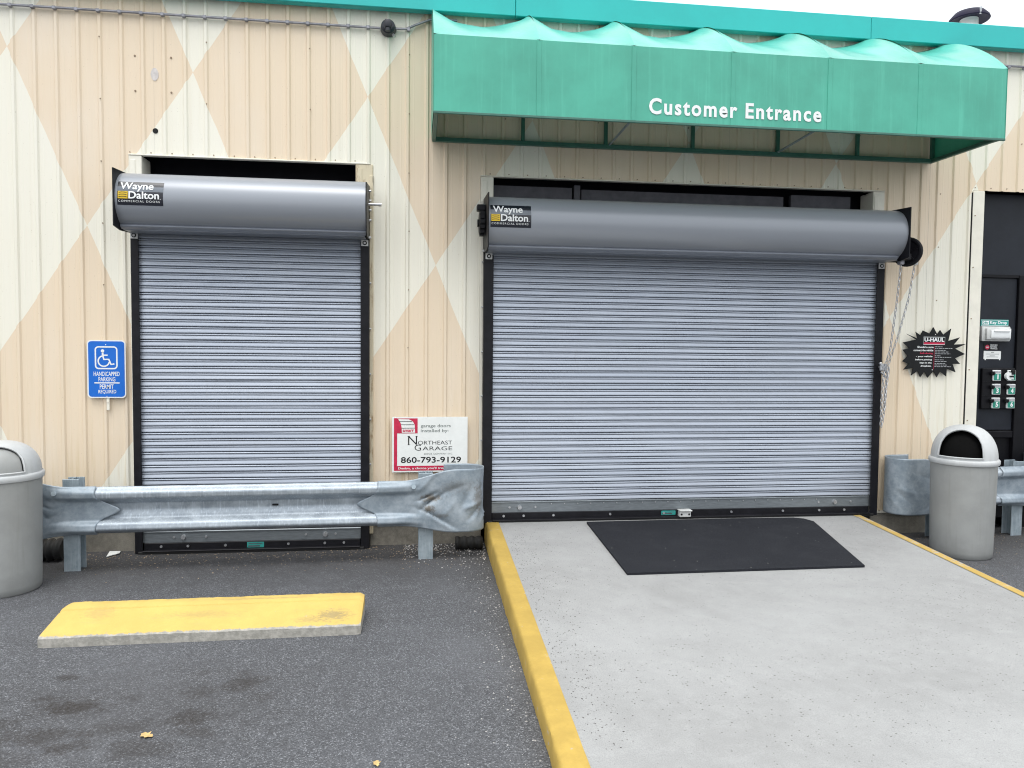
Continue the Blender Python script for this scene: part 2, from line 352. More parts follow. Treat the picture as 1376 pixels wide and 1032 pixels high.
# ------------------------------------------------------------------ mesh helpers
class MB:
    def __init__(s):
        s.v = []; s.f = []; s.mi = []
    def raw(s, vs, fs, mi=0, mat=None):
        o = len(s.v)
        for p in vs:
            p = Vector(p)
            if mat is not None: p = mat @ p
            s.v.append(tuple(p))
        for k, f in enumerate(fs):
            s.f.append([i + o for i in f]); s.mi.append(mi if not isinstance(mi, list) else mi[k])
        return s
    def box(s, lo, hi, mi=0, bev=0.0, mat=None, seg=1):
        bm = bmesh.new(); bmesh.ops.create_cube(bm, size=1)
        c = [(a + b) / 2 for a, b in zip(lo, hi)]; d = [abs(b - a) for a, b in zip(lo, hi)]
        for v in bm.verts: v.co = Vector((c[0] + v.co.x * d[0], c[1] + v.co.y * d[1], c[2] + v.co.z * d[2]))
        if bev: bmesh.ops.bevel(bm, geom=bm.edges[:], offset=min(bev, min(d) * .45), segments=seg, affect='EDGES', profile=.5)
        bm.verts.index_update()
        s.raw([v.co.copy() for v in bm.verts], [[v.index for v in f.verts] for f in bm.faces], mi, mat); bm.free(); return s
    def bar(s, a, b, wx, wz, mi=0):
        a, b = Vector(a), Vector(b); d = b - a; q = d.to_track_quat('Z', 'Y').to_matrix().to_4x4()
        return s.box((-wx / 2, -wz / 2, 0), (wx / 2, wz / 2, d.length), mi, min(wx, wz) * .12, Matrix.Translation(a) @ q)
    def tube(s, pts, r, n=10, mi=0, cap=True, closed=False):
        pts = [Vector(p) for p in pts]; N = len(pts); vs = []; fs = []
        prev = None
        for i, p in enumerate(pts):
            if closed: t = pts[(i + 1) % N] - pts[i - 1]
            else: t = pts[min(i + 1, N - 1)] - pts[max(i - 1, 0)]
            t.normalize()
            a = Vector((0, 0, 1)) if abs(t.z) < .9 else Vector((1, 0, 0))
            if prev is not None: a = prev
            u = (a - t * a.dot(t)).normalized(); w_ = t.cross(u); prev = u
            rr = r[i] if isinstance(r, (list, tuple)) else r
            for k in range(n):
                an = 2 * PI * k / n
                vs.append(p + (u * math.cos(an) + w_ * math.sin(an)) * rr)
        for i in range(N if closed else N - 1):
            j = (i + 1) % N
            for k in range(n): fs.append([i * n + k, i * n + (k + 1) % n, j * n + (k + 1) % n, j * n + k])
        if cap and not closed: fs.append(list(range(n))[::-1]); fs.append([(N - 1) * n + k for k in range(n)])
        return s.raw(vs, fs, mi)
    def cyl(s, a, b, r, n=16, mi=0, r2=None):
        return s.tube([a, b], [r, r if r2 is None else r2], n, mi)
    def lathe(s, prof, c, n=48, mi=0):
        vs = []; fs = []; m = len(prof)
        for k in range(n):
            an = 2 * PI * k / n
            for r, z in prof: vs.append((c[0] + r * math.cos(an), c[1] + r * math.sin(an), c[2] + z))
        for k in range(n):
            k2 = (k + 1) % n
            for i in range(m - 1): fs.append([k * m + i, k2 * m + i, k2 * m + i + 1, k * m + i + 1])
        return s.raw(vs, fs, mi)
    def grid(s, fn, nu, nv, mi=0, flip=False):
        vs = [fn(i / nu, j / nv) for i in range(nu + 1) for j in range(nv + 1)]
        fs = []
        for i in range(nu):
            for j in range(nv):
                q = [i * (nv + 1) + j, (i + 1) * (nv + 1) + j, (i + 1) * (nv + 1) + j + 1, i * (nv + 1) + j + 1]
                fs.append(q[::-1] if flip else q)
        return s.raw(vs, fs, mi)
    def prism(s, poly, y0, y1, mi=0, mi_front=None):
        n = len(poly)
        vs = [(x, y0, z) for x, z in poly] + [(x, y1, z) for x, z in poly]
        fs = [list(range(n)), [n + i for i in range(n)][::-1]] + [[i, n + i, n + (i + 1) % n, (i + 1) % n] for i in range(n)]
        return s.raw(vs, fs, mi)
    def rrect(s, x0, z0, x1, z1, r, y0, y1, mi=0, k=5):
        poly = []
        for cx, cz, a0 in ((x1 - r, z0 + r, -90), (x1 - r, z1 - r, 0), (x0 + r, z1 - r, 90), (x0 + r, z0 + r, 180)):
            for i in range(k + 1):
                a = math.radians(a0 + 90 * i / k); poly.append((cx + r * math.cos(a), cz + r * math.sin(a)))
        return s.prism(poly, y0, y1, mi)
    def stroke(s, pts, wd, y, mi=0, closed=False):
        # flat print: a ribbon of constant width facing -y
        P = [Vector((a, b)) for a, b in pts]; N = len(P)
        vs = []; fs = []
        for i, p in enumerate(P):
            t = (P[(i + 1) % N] - P[i - 1]) if closed else (P[min(i + 1, N - 1)] - P[max(i - 1, 0)])
            t.normalize(); q = Vector((-t.y, t.x)) * wd / 2
            vs += [(p.x + q.x, y, p.y + q.y), (p.x - q.x, y, p.y - q.y)]
        for i in range(N if closed else N - 1):
            j = (i + 1) % N; fs.append([2 * i, 2 * i + 1, 2 * j + 1, 2 * j])
        return s.raw(vs, fs, mi)
    def disc(s, c, r, y, mi=0, n=20):
        return s.raw([(c[0] + r * math.cos(2 * PI * k / n), y, c[1] + r * math.sin(2 * PI * k / n)) for k in range(n)], [list(range(n))], mi)
    def rect(s, x0, z0, x1, z1, y, mi=0):
        return s.raw([(x0, y, z0), (x1, y, z0), (x1, y, z1), (x0, y, z1)], [[0, 1, 2, 3]], mi)
    def text(s, body, x0, z0, x1, z1, y, mi=0, bold=0.0, fn=None, space=1.0):
        vs, fs = text_mesh(body, bold, space)
        xs = [v[0] for v in vs]; ys = [v[1] for v in vs]; ax, bx, ay, by = min(xs), max(xs), min(ys), max(ys)
        out = []
        for v in vs:
            X = x0 + (v[0] - ax) / (bx - ax) * (x1 - x0); Z = z0 + (v[1] - ay) / (by - ay) * (z1 - z0)
            out.append(fn(X, Z) if fn else (X, y, Z))
        return s.raw(out, fs, mi)
    def build(s, name, mats, parent=None, smooth=35, world=None):
        me = bpy.data.meshes.new(name)
        L = Vector((0, 0, 0))
        p = parent
        while p is not None: L += p.location; p = p.parent
        me.from_pydata([tuple(Vector(v) - L) for v in s.v], [], s.f)
        for m in (mats if isinstance(mats, (list, tuple)) else [mats]): me.materials.append(m)
        me.polygons.foreach_set('material_index', s.mi)
        bm = bmesh.new(); bm.from_mesh(me)
        if s.fixn: bmesh.ops.recalc_face_normals(bm, faces=bm.faces[:])
        bm.to_mesh(me); bm.free()
        if smooth:
            me.shade_smooth(); me.set_sharp_from_angle(angle=math.radians(smooth))
        o = bpy.data.objects.new(name, me); COL.objects.link(o)
        if parent is not None: o.parent = parent
        return o
    fixn = True

_tc = {}
def text_mesh(body, bold=0.0, space=1.0):
    k = (body, bold, space)
    if k in _tc: return _tc[k]
    c = bpy.data.curves.new('t', 'FONT'); c.body = body; c.size = 1; c.offset = bold; c.resolution_u = 3; c.space_character = space
    o = bpy.data.objects.new('t', c); COL.objects.link(o)
    bpy.context.view_layer.update()
    me = bpy.data.meshes.new_from_object(o.evaluated_get(bpy.context.evaluated_depsgraph_get()))
    r = ([tuple(v.co) for v in me.vertices], [list(p.vertices) for p in me.polygons])
    bpy.data.objects.remove(o); bpy.data.curves.remove(c); bpy.data.meshes.remove(me)
    _tc[k] = r
    return r

def tag(o, label=None, cat=None, group=None, kind=None):
    if label: o['label'] = label
    if cat: o['category'] = cat
    if group: o['group'] = group
    if kind: o['kind'] = kind
    return o
def thing(name, label, cat, loc, group=None):
    o = bpy.data.objects.new(name, None); COL.objects.link(o); o.location = loc; o.empty_display_size = .1
    return tag(o, label, cat, group)

# ------------------------------------------------------------------ ground
RAMP_Z = lambda y: max(.004, .195 + .027 * y)
XL = lambda y: .55 + .0105 * y
XR = lambda y: 3.80 + .06 * y
g = MB(); g.fixn = False
g.raw([(-150, -250, 0), (150, -250, 0), (150, 150, 0), (-150, 150, 0)], [[0, 1, 2, 3]])
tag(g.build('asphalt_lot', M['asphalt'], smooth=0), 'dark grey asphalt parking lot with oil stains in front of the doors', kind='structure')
rp = MB(); NY = 60
def ramp_fn(u, v):
    y = -.02 - v * 7.0; x0 = XL(y) + .106; x1 = XR(y)
    return (x0 + (x1 - x0) * u, y, RAMP_Z(y))
rp.grid(ramp_fn, 4, NY)
rp.grid(lambda u, v: (XR(-.02 - v * 7), -.02 - v * 7, RAMP_Z(-.02 - v * 7) * (1 - u) - .02 * u), 1, NY)
rp.box((.66, -.02, .05), (3.80, .20, .185))
ramp = tag(rp.build('concrete_ramp', M['ramp'], smooth=20), 'pale pitted concrete ramp leading up to the wide roll-up door', kind='structure')
# yellow kerb on the ramp's left side
kb = MB()
sec = [(0, -.02), (-.004, .4), (0, .86), (.004, .95), (.013, 1.0), (.05, 1.01), (.098, 1.005), (.1055, .99), (.1055, .3)]
def kerb_fn(u, v):
    i = u * (len(sec) - 1); y = -.012 - v * 6.6; q = sec[int(round(i))]
    n_ = noise.noise(Vector((y * 7, q[0] * 60, 1))) * .0045 + noise.noise(Vector((y * 31, q[1] * 9, 4))) * .002
    chip = max(0, noise.noise(Vector((y * 5, 3, 9))) - .28) * .03 if .9 < q[1] and q[0] < .02 else 0
    return (XL(y) + q[0] + (n_ if q[0] < .02 else 0) + chip, y, RAMP_Z(y) * q[1] + (n_ * .5 if q[1] > .9 else 0) - chip + (.003 if q[1] > .9 else 0))
kb.grid(kerb_fn, len(sec) - 1, 220)
tag(kb.build('kerb', M['kerb'], smooth=50), 'yellow painted kerb along the left side of the ramp', kind='structure')
pe = MB()
def edge_fn(u, v):
    y = -.04 - v * 5.5; return (XR(y) - .072 + .076 * u, y, RAMP_Z(y) + .004 - (.012 if u > .99 else 0))
pe.grid(edge_fn, 5, 60)
tag(pe.build('painted_edge', M['kerbworn'], smooth=30), 'worn yellow paint stripe on the right edge of the ramp', kind='structure')

# ------------------------------------------------------------------ building
BL = thing('metal_building', 'cream and tan diamond painted metal building with a teal roof edge', 'building', (0, 0, 0))
RIB0, PITCH = -2.983, .1524
OPEN = ((-2.18, -.375, 3.04), (.495, 3.985, 2.98), (4.82, 6.6, 3.02))
def wall_y(x):
    t = (x - RIB0 + PITCH / 2) % PITCH - PITCH / 2; a = abs(t)
    if a < .009: return -.014
    if a < .019: return -.014 * (1 - (a - .009) / .010)
    b = abs(a - .050)
    return -.0009 * max(0, 1 - b / .006)
def zbase(x):
    for a, b, z in OPEN:
        if a < x < b: return z
    return .2
X0 = RIB0 + PITCH / 2 - 6 * PITCH * 5
for k in range(18):
    xa = X0 + k * 6 * PITCH; xb = xa + 6 * PITCH
    br = {xa, xb}
    for r in range(-2, 9):
        c = RIB0 + round((xa - RIB0) / PITCH) * PITCH + r * PITCH
        for d in (-.056, -.050, -.044, -.019, -.009, .009, .019, .044, .050, .056):
            if xa < c + d < xb: br.add(c + d)
    for a, b, z in OPEN:
        for e in (a, b):
            if xa < e < xb: br.add(e)
    br = sorted(br); m = MB(); m.fixn = False
    for a, b in zip(br, br[1:]):
        if b - a < 1e-4: continue
        zb = zbase((a + b) / 2); ya = wall_y(a + 1e-5); yb = wall_y(b - 1e-5); off = -.0012 if k % 2 else 0
        m.raw([(a, ya + off, zb), (b, yb + off, zb), (b, yb + off, 4.33), (a, ya + off, 4.33)], [[0, 1, 2, 3]])
    bm = bmesh.new()
    o = m.build('siding_panel', M['siding'], BL, smooth=0)
    bm.from_mesh(o.data); bmesh.ops.remove_doubles(bm, verts=bm.verts[:], dist=1e-5); bm.to_mesh(o.data); bm.free()
# fasteners
sc_ = MB()
for i in range(-2, 12):
    for j in range(6):
        x = -2.369 + .7645 * i + random.uniform(-.004, .004); z = 3.905 - .4615 * j + random.uniform(-.004, .004)
        if zbase(x) < z - .02: sc_.cyl((x, wall_y(x), z), (x, wall_y(x) - .006, z), .0048, 8)
for x0, x1, z in ((-2.15, -.45, 3.062), (.52, 3.95, 3.002), (4.85, 6.4, 3.045)):
    x = x0
    while x < x1:
        xx = RIB0 + round((x - RIB0) / PITCH) * PITCH + .05
        sc_.cyl((xx, .0, z), (xx, -.006, z), .0045, 8); x += PITCH
tag(sc_.build('siding_screws', M['screw'], BL), kind='stuff')
for a, b, z in ((-9, -2.14, .2), (-.38, .52, .2), (3.955, 4.93, .2), (6.6, 9, .2)):
    f = MB(); f.box((a, .004, -.1), (b, .2, z - .004), 0, .006); f.build('foundation', M['foundation'], BL)
    f = MB(); f.box((a, -.014, z - .012), (b, .002, z + .008)); f.build('base_trim', M['cream'], BL)
for a, b in ((-9.0, -2.24), (-2.24, .755), (.755, 3.758), (3.758, 9.5)):
    m = MB(); m.box((a + .0015, -.10, 4.216), (b - .0015, -.085, 4.402), 0, .004); m.box((a + .0015, -.085, 4.216), (b - .0015, -.03, 4.232)); m.box((a + .0015, -.085, 4.385), (b - .0015, .25, 4.40))
    m.build('fascia_panel', M['teal'], BL)
m = MB(); m.raw([(-9, .2, 4.38), (9.5, .2, 4.38), (9.5, 9, 5.3), (-9, 9, 5.3)], [[0, 1, 2, 3]]); m.build('roof', M['roof'], BL)
m = MB(); m.box((-9, .25, 0), (9.5, .28, 4.35)); 
m.build('inner_wall', M['dark'], BL)
for a, b, z in OPEN[:2]:
    m = MB(); m.box((a, -.016, z - .003), (b, .03, z + .007), 0, .003); m.build('head_trim', M['cream'], BL)
for a, b, z0, z1, mt in ((-2.18, -2.085, .2, 3.036, 'cream'), (-.49, -.355, .1, 3.036, 'worn'), (.497, .60, .2, 2.976, 'cream'), (3.88, 3.985, .2, 2.976, 'cream'), (4.815, 4.93, .2, 3.016, 'cream')):
    m = MB(); m.box((a, -.012, z0), (b, .18, z1), 0, .004)
    if a < 4: m.box((a + .01, -.017, z1 - .2), (a + .05, -.011, z1 - .03), 0, .003)
    m.build('jamb_trim', M[mt], BL)
m = MB(); m.box((4.808, -.0135, .2), (4.8145, .0, 3.0)); m.build('dark_seam_gap', M['ink'], BL)  # dark strip drawn as the narrow gap along the jamb trim
m = MB()
for q in (.55, 1.0, 1.45, 1.9, 2.35, 2.8): m.cyl((4.84, -.010, q), (4.84, -.017, q), .005, 8)
tag(m.build('jamb_screws', M['screw'], BL), kind='stuff')
m = MB(); m.box((-.384, -.02, .1), (-.352, -.004, 2.95), 0, .004); m.build('jamb_strip', M['worn'], BL)
for a, b, c_ in ((.602, 1.27, 2.94), (1.35, 3.13, 2.93), (3.2, 3.75, 2.95)):
    m = MB(); m.box((a, .12, 2.70), (b, .16, c_)); m.build('lintel', M['lintel'], BL)
m = MB(); m.box((1.285, .10, 2.7), (1.335, .16, 2.96)); m.build('stud', M['lintel'], BL)
m = MB(); m.box((-2.08, .14, 2.80), (-.49, .18, 2.89)); m.build('lintel', M['dark'], BL)
# patch and hole left of the narrow door
m = MB(); pz = [(-1.985 + .028 * math.cos(a * .3491) * (1 + .06 * math.sin(a * 2.3)), 3.65 + .048 * math.sin(a * .3491)) for a in range(18)]
m.prism(pz, -.0035, .0); m.build('wall_patch', M['rust'], BL)
m = MB()
for dx in (-.13, .13):
    for dz in (.13, -.13): m.cyl((-1.995 + dx, wall_y(-1.995 + dx), 3.65 + dz), (-1.995 + dx, wall_y(-1.995 + dx) - .006, 3.65 + dz), .007, 8)
tag(m.build('patch_screws', M['screw'], BL), kind='stuff')
m = MB(); m.cyl((-1.985, .0, 3.228), (-1.985, -.004, 3.228), .02, 14); m.build('pipe_hole', M['ink'], BL)
# dark doorway on the right
dm = MB()
dm.box((4.93, .10, 2.30), (6.3, .14, 3.02), 0, .003)
dw = dm.build('doorway_panel', M['doorpanel'], BL); dw['label'] = 'dark grey upper panel over the black door'
m = MB(); m.box((4.99, .095, .90), (5.37, .135, 2.275), 0, .004); m.build('door_panel', M['doorpanel'], BL)
m = MB(); m.box((4.93, .08, .0), (4.99, .14, 2.30), 0, .004); m.box((5.372, .07, .0), (5.47, .14, 2.30), 0, .004); m.box((4.99, .075, .83), (5.37, .14, .895), 0, .006); m.box((4.93, .078, 2.276), (6.3, .14, 2.299)); m.box((4.99, .075, .1), (5.37, .14, .28), 0, .005)
m.build('door_frame', M['doorblack'], BL)
m = MB(); m.box((4.99, .11, .28), (5.37, .13, .83)); m.box((5.472, .11, .0), (6.3, .13, 2.275)); m.build('door_glass', M['doorblack'], BL)
m = MB(); m.box((4.935, .02, .0), (4.945, .1, 3.0)); m.build('door_return', M['doorblack'], BL)
m = MB(); m.box((6.3, -.01, 0), (6.6, .2, 3.0)); m.build('jamb_trim', M['cream'], BL)

# ------------------------------------------------------------------ roll-up doors
def hood_prof(cz):
    R = .205; cy = -.20
    pr = [(-.012, cz + .205), (-.05, cz + .213), (-.11, cz + .212), (-.125, cz + .196)]
    for i in range(25):
        a = math.radians(70 + i * (250 - 70) / 24)
        pr.append((cy + R * math.cos(a) * 1.0 if True else 0, cz + R * math.sin(a)))
    return pr
def hood_surf(cz, z, off=0.0):
    R = .205; cy = -.20
    s_ = max(-1, min(1, (z - cz) / R)); a = PI - math.asin(s_)
    return (cy + (R + off) * math.cos(a), cz + (R + off) * math.sin(a))
def decal(parent, x0, cz, zc):
    # black sticker that follows the curve of the hood
    w_, h_ = .31, .168; z0 = zc - h_ / 2
    fn = lambda off: (lambda X, Z: (X,) + hood_surf(cz, Z, off))
    m = MB(); m.fixn = False
    m.grid(lambda u, v: fn(.0015)(x0 + w_ * u, z0 + h_ * v), 1, 8, 0)
    m.grid(lambda u, v: fn(.0020)(x0 + w_ * u, z0 + h_ * (.56 + .22 * v)), 1, 3, 1)  # paler grey band: a reflection streak painted onto the sticker
    m.text('Wayne', x0 + .018, z0 + .094, x0 + .245, z0 + .160, 0, 2, .018, fn(.0045))
    m.text('Dalton', x0 + .078, z0 + .044, x0 + .285, z0 + .096, 0, 2, .022, fn(.0045))
    m.text('COMMERCIAL DOORS', x0 + .008, z0 + .020, x0 + .288, z0 + .034, 0, 2, 0, fn(.003), 1.3)
    m.grid(lambda u, v: fn(.0030)(x0 + .006 + .066 * u, z0 + .044 + .052 * v), 1, 3, 3)
    for k in range(3):
        zz = z0 + .053 + k * .015
        m.grid(lambda u, v: fn(.0045)(x0 + .012 + .054 * u, zz + .004 * v + .004 * math.sin(u * 3)), 3, 1, 0)
    m.rect(x0 + .289, z0 + .044, x0 + .297, z0 + .046, hood_surf(cz, z0 + .045, .003)[0], 2)
    return m.build('decal', [M['navy'], M['decalsheen'], M['white'], M['yellowp']], parent, smooth=0)

def slat_meshes(xa, xb, n=4):
    prof = [(.024, 0), (.024, .0040), (-.004, .0048), (-.0085, .0075), (-.0085, .0105), (-.0060, .019), (-.0020, .027), (-.0002, .0340), (.020, .0345), (.020, .0380), (-.002, .0384), (-.0058, .0412), (-.0052, .0455), (-.001, .0492), (.024, .0500)]
    out = []
    L = xb - xa; NX = 24
    for k in range(n):
        vs = []; fs = []; ph = random.uniform(0, 6)
        for i in range(NX + 1):
            x = xa + L * i / NX
            dy = .0016 * math.sin(x * 3.1 + ph) + .0010 * math.sin(x * 7.7 + 2 * ph); dz = .0006 * math.sin(x * 4.3 + ph * 1.7)
            for y, z in prof: vs.append((x, y + dy, z + dz * (1 if y < .02 else 0)))
        m_ = len(prof)
        for i in range(NX):
            for j in range(m_ - 1): fs.append([i * m_ + j, (i + 1) * m_ + j, (i + 1) * m_ + j + 1, i * m_ + j + 1])
        me = bpy.data.meshes.new('slat'); me.from_pydata(vs, [], fs); me.materials.append(M['slat'])
        me.shade_smooth(); me.set_sharp_from_angle(angle=math.radians(50)); out.append(me)
    return out

def roller_door(xl, xr, xil, xir, z0, cz, label, name='roll_up_door'):
    d = thing(name, label, 'roll-up door', ((xl + xr) / 2, 0, z0))
    Lx = d.location
    # curtain
    zt = z0 + .162; mes = slat_meshes(xil - .02 - Lx.x, xir + .02 - Lx.x)
    k = 0
    while zt < cz - .10:
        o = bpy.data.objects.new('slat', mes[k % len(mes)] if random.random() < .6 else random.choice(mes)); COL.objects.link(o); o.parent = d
        o.location = (0, -.062 - Lx.y + random.uniform(-.0008, .0008), zt - Lx.z)
        o.rotation_euler = (random.uniform(-.03, .03), random.uniform(-.0004, .0004), 0)
        zt += .0508; k += 1
    # bottom bar
    b = MB(); b.box((xil - .02, -.072, z0 + .070), (xir + .02, -.058, z0 + .162), 0, .003); b.box((xil - .02, -.078, z0 + .150), (xir + .02, -.07, z0 + .162), 0, .003)
    bar = b.build('bottom_bar', M['bar'], d)
    b = MB(); b.box((xil + .004, -.085, z0 + .012), (xir - .004, -.0735, z0 + .072), 0, .003); b.box((xil + .004, -.125, z0 + .012), (xir - .004, -.080, z0 + .022), 0, .003)
    b.build('bottom_angle', M['black'], d)
    b = MB(); b.box((xil - .03, -.115, z0 - .008), (xir + .03, -.03, z0 + .014), 0, .004); b.build('weather_seal', M['rubber'], d)
    bl = MB(); wdt = xir - xil
    for q in (.08, .20, .37, .66, .83, .92) if wdt < 2 else (.03, .08, .155, .3, .44, .62, .76, .86, .93):
        bl.cyl((xil + wdt * q, -.085, z0 + .047), (xil + wdt * q, -.093, z0 + .047), .010, 10)
    for q in (.135, .28, .74, .88) if wdt < 2 else (.045, .11, .86, .95):
        bl.cyl((xil + wdt * q, -.072, z0 + .115), (xil + wdt * q, -.079, z0 + .115), .009, 10)
    if wdt > 2:
        q = .15
        while q < .88: bl.cyl((xil + wdt * q, -.078, z0 + .140), (xil + wdt * q, -.081, z0 + .140), .005, 8); q += .0335
    tag(bl.build('bolts', M['zinc'], bar), kind='stuff')
    for q in (.178, .832) if wdt < 2 else (.07, .905):
        bb = MB(); bb.cyl((xil + wdt * q, -.072, z0 + .113), (xil + wdt * q, -.088, z0 + .113), .021, 16, 0, .016); bb.build('stop_bolt', M['zinc'], bar)
    # guides
    for side, (a, c_) in enumerate(((xl, xil), (xir, xr))):
        gm = MB()
        gm.box((a, -.100, z0 - .004), (c_, -.090, cz - .23), 0, .003)
        if side == 0: gm.box((a, -.090, z0 - .004), (a + .010, -.002, cz + .1), 0, .002); gm.box((c_ - .010, -.045, z0), (c_, -.002, cz - .2))
        else: gm.box((c_ - .010, -.090, z0 - .004), (c_, -.002, cz + .1), 0, .002); gm.box((a, -.045, z0), (a + .010, -.002, cz - .2))
        go = gm.build('guide', M['black'], d)
        xx = (a + c_) / 2; zz = cz - .240 + (.012 if side == 0 and xr < 2 else 0)
        s_ = MB(); s_.box((xx - .027, -.106, zz - .024), (xx + .027, -.1005, zz + .024), 0, .002); s_.cyl((xx, -.106, zz), (xx, -.109, zz), .017, 16, 1); s_.cyl((xx, -.109, zz), (xx, -.112, zz), .009, 12, 0)
        s_.build('guide_stop', [M['plasticwhite'], M['black']], go)
        s_ = MB()
        for q in range(7): s_.cyl((a if side == 0 else c_, -.03, z0 + .3 + q * .36), ((a - .012) if side == 0 else (c_ + .012), -.03, z0 + .3 + q * .36), .008, 8)
        tag(s_.build('guide_bolts', M['zinc'], go), kind='stuff')
    # hood
    pr = hood_prof(cz); hm = MB()
    hm.grid(lambda u, v: ((xl + .008) + (xr - xl - .016) * u,) + pr[int(round(v * (len(pr) - 1)))], 8, len(pr) - 1)
    ho = hm.build('hood', M['hood'], d, smooth=40)
    lp = MB(); lz = cz - .211
    lp.grid(lambda u, v: ((xl + .012) + (xr - xl - .014 - (0 if xr < 2 else .03)) * u, -.295 - .028 * math.sin(v * PI), lz + .042 * v), 6, 8)
    lp.box((xl + .02, -.29, lz - .004), (xr - .02, -.10, lz + .002)); lp.build('hood_lip', M['lip'], ho, smooth=40)
    decal(ho, xl + (.025 if xr < 2 else .020), cz, cz + .028)
    # end plates (square steel brackets)
    for side, a in ((0, xl), (1, xr - .008)):
        p_ = MB(); poly = [(-.004, cz + .225), (-.42, cz + .20), (-.42, cz - .205), (-.30, cz - .222), (-.004, cz - .205)]
        if side == 1 and xr < 2: poly = [(-.004, cz + .215), (-.38, cz + .17), (-.40, cz), (-.36, cz - .2), (-.30, cz - .222), (-.004, cz - .205)]
        n_ = len(poly)
        p_.raw([(a, y, z) for y, z in poly] + [(a + .008, y, z) for y, z in poly], [list(range(n_)), [n_ + i for i in range(n_)][::-1]] + [[i, n_ + i, n_ + (i + 1) % n_, (i + 1) % n_] for i in range(n_)])
        po = p_.build('end_bracket', M['black'], d)
        q_ = MB(); xo, xs_ = (a, -1) if side == 0 else (a + .008, 1)
        for zz in (.16, .09, .02, -.06, -.2): q_.cyl((xo, -.06 - abs(zz) * .3, cz + zz), (xo + xs_ * .016, -.06 - abs(zz) * .3, cz + zz), .010, 8)
        tag(q_.build('bracket_bolts', M['zinc'], po), kind='stuff')
    return d
d1 = roller_door(-2.143, -.380, -2.086, -.446, .006, 2.650, 'narrower grey steel roll-up door behind the guardrail and parking stop')
d2 = roller_door(.520, 3.952, .597, 3.882, .192, 2.572, 'wide grey steel roll-up door at the top of the concrete ramp')
m = MB(); m.cyl((-.375, -.25, 2.682), (-.281, -.25, 2.682), .011, 12); m.cyl((-.30, -.25, 2.682), (-.278, -.25, 2.682), .014, 12); m.build('shaft', M['zinc'], d1)
# torsion adjusting gear at the wide door's left bracket
m = MB(); gz_ = 2.58
for k in range(14):
    a = 2 * PI * k / 14; m.box((.478, -.16 + .088 * math.cos(a) - .013, gz_ + .088 * math.sin(a) - .013), (.512, -.16 + .088 * math.cos(a) + .013, gz_ + .088 * math.sin(a) + .013))
m.cyl((.474, -.16, gz_), (.516, -.16, gz_), .085, 28); m.cyl((.46, -.16, gz_), (.52, -.16, gz_), .03, 14); m.box((.455, -.20, 2.675), (.52, -.12, 2.72), 0, .004)
m.build('tension_wheel', M['black'], d2)
# hand chain wheel on the right
m = MB()
ring = [(4.055, -.24 + .105 * math.cos(2 * PI * k / 32), 2.435 + .105 * math.sin(2 * PI * k / 32)) for k in range(32)]
cw = Matrix.Translation((4.055, -.24, 2.435)) @ Matrix.Rotation(math.radians(32), 4, 'Z') @ Matrix.Translation((-4.055, .24, -2.435))
ring = [tuple(cw @ Vector(q)) for q in ring]
m.tube(ring, .018, 8, 0, closed=True); m.tube([tuple(cw @ Vector((4.050, -.24, 2.435))), tuple(cw @ Vector((4.058, -.24, 2.435)))], .098, 24)
for k in range(5):
    a = 2 * PI * k / 5 + .3
    m.bar(tuple(cw @ Vector((4.055, -.24, 2.435))), tuple(cw @ Vector((4.055, -.24 + .1 * math.cos(a), 2.435 + .1 * math.sin(a)))), .024, .012)
m.cyl((3.952, -.24, 2.435), (4.08, -.24, 2.435), .020, 12)
m.box((3.96, -.33, 2.36), (4.03, -.12, 2.41), 0, .004)
m.build('chain_wheel', M['black'], d2)
for xa in (3.985, 4.108):
    m = MB(); m.box((xa - .018, -.285, 2.325), (xa + .018, -.235, 2.385), 0, .005); m.build('chain_guide', M['plasticwhite'] if xa > 4.05 else M['pipe'], d2)
# green and white stickers on the bottom edges
for (dd, xa, xb, za, zb, mt) in ((d1, -1.318, -1.19, .030, .072, 'tealp'), (d2, 2.022, 2.145, .222, .258, 'tealp')):
    m = MB(); m.rrect(xa, za, xb, zb, .005, -.0865, -.0855); m.rect(xa + .008, za + .006, xb - .03, za + .016, -.0872, 1); m.rect(xa + .012, zb - .014, xb - .012, zb - .009, -.0872, 1)
    m.build('sticker', [M[mt], M['lintel']], dd)
m = MB(); m.box((2.165, -.135, .212), (2.262, -.085, .262), 0, .004); m.box((2.160, -.155, .262), (2.267, -.085, .272), 0, .003)
m.cyl((2.18, -.135, .235), (2.18, -.139, .235), .008, 8, 1); m.cyl((2.245, -.135, .235), (2.245, -.139, .235), .008, 8, 1)
m.build('lift_handle', [M['plasticwhite'], M['ink']], d2)

# hand chain
ch = MB()
def chain(pts, step=.030):
    P = [Vector(p) for p in pts]; i = 0; acc = 0; k = 0
    for a, b in zip(P, P[1:]):
        L = (b - a).length; t = (b - a).normalized(); nn = int(L / step)
        for j in range(nn):
            c = a + t * (j + .5) * L / nn
            ax = Vector((1, 0, 0)) if k % 2 else Vector((0, 1, 0))
            u = (ax - t * ax.dot(t)).normalized() if abs(ax.dot(t)) < .95 else t.orthogonal().normalized()
            lk = [c + t * (math.sin(2 * PI * q / 10) * .022) + u * (math.cos(2 * PI * q / 10) * .0090) for q in range(10)]
            ch.tube(lk, .0030, 5, 0, closed=True); k += 1
chain([(3.985, -.26, 2.32), (3.972, -.24, 2.0), (3.955, -.20, 1.62), (3.935, -.16, 1.46), (3.925, -.15, 1.2), (3.925, -.15, .97)])
chain([(4.108, -.26, 2.32), (4.075, -.25, 2.06), (4.02, -.21, 1.75), (3.965, -.17, 1.50), (3.95, -.16, 1.3), (3.94, -.16, 1.05), (3.928, -.155, .96)])
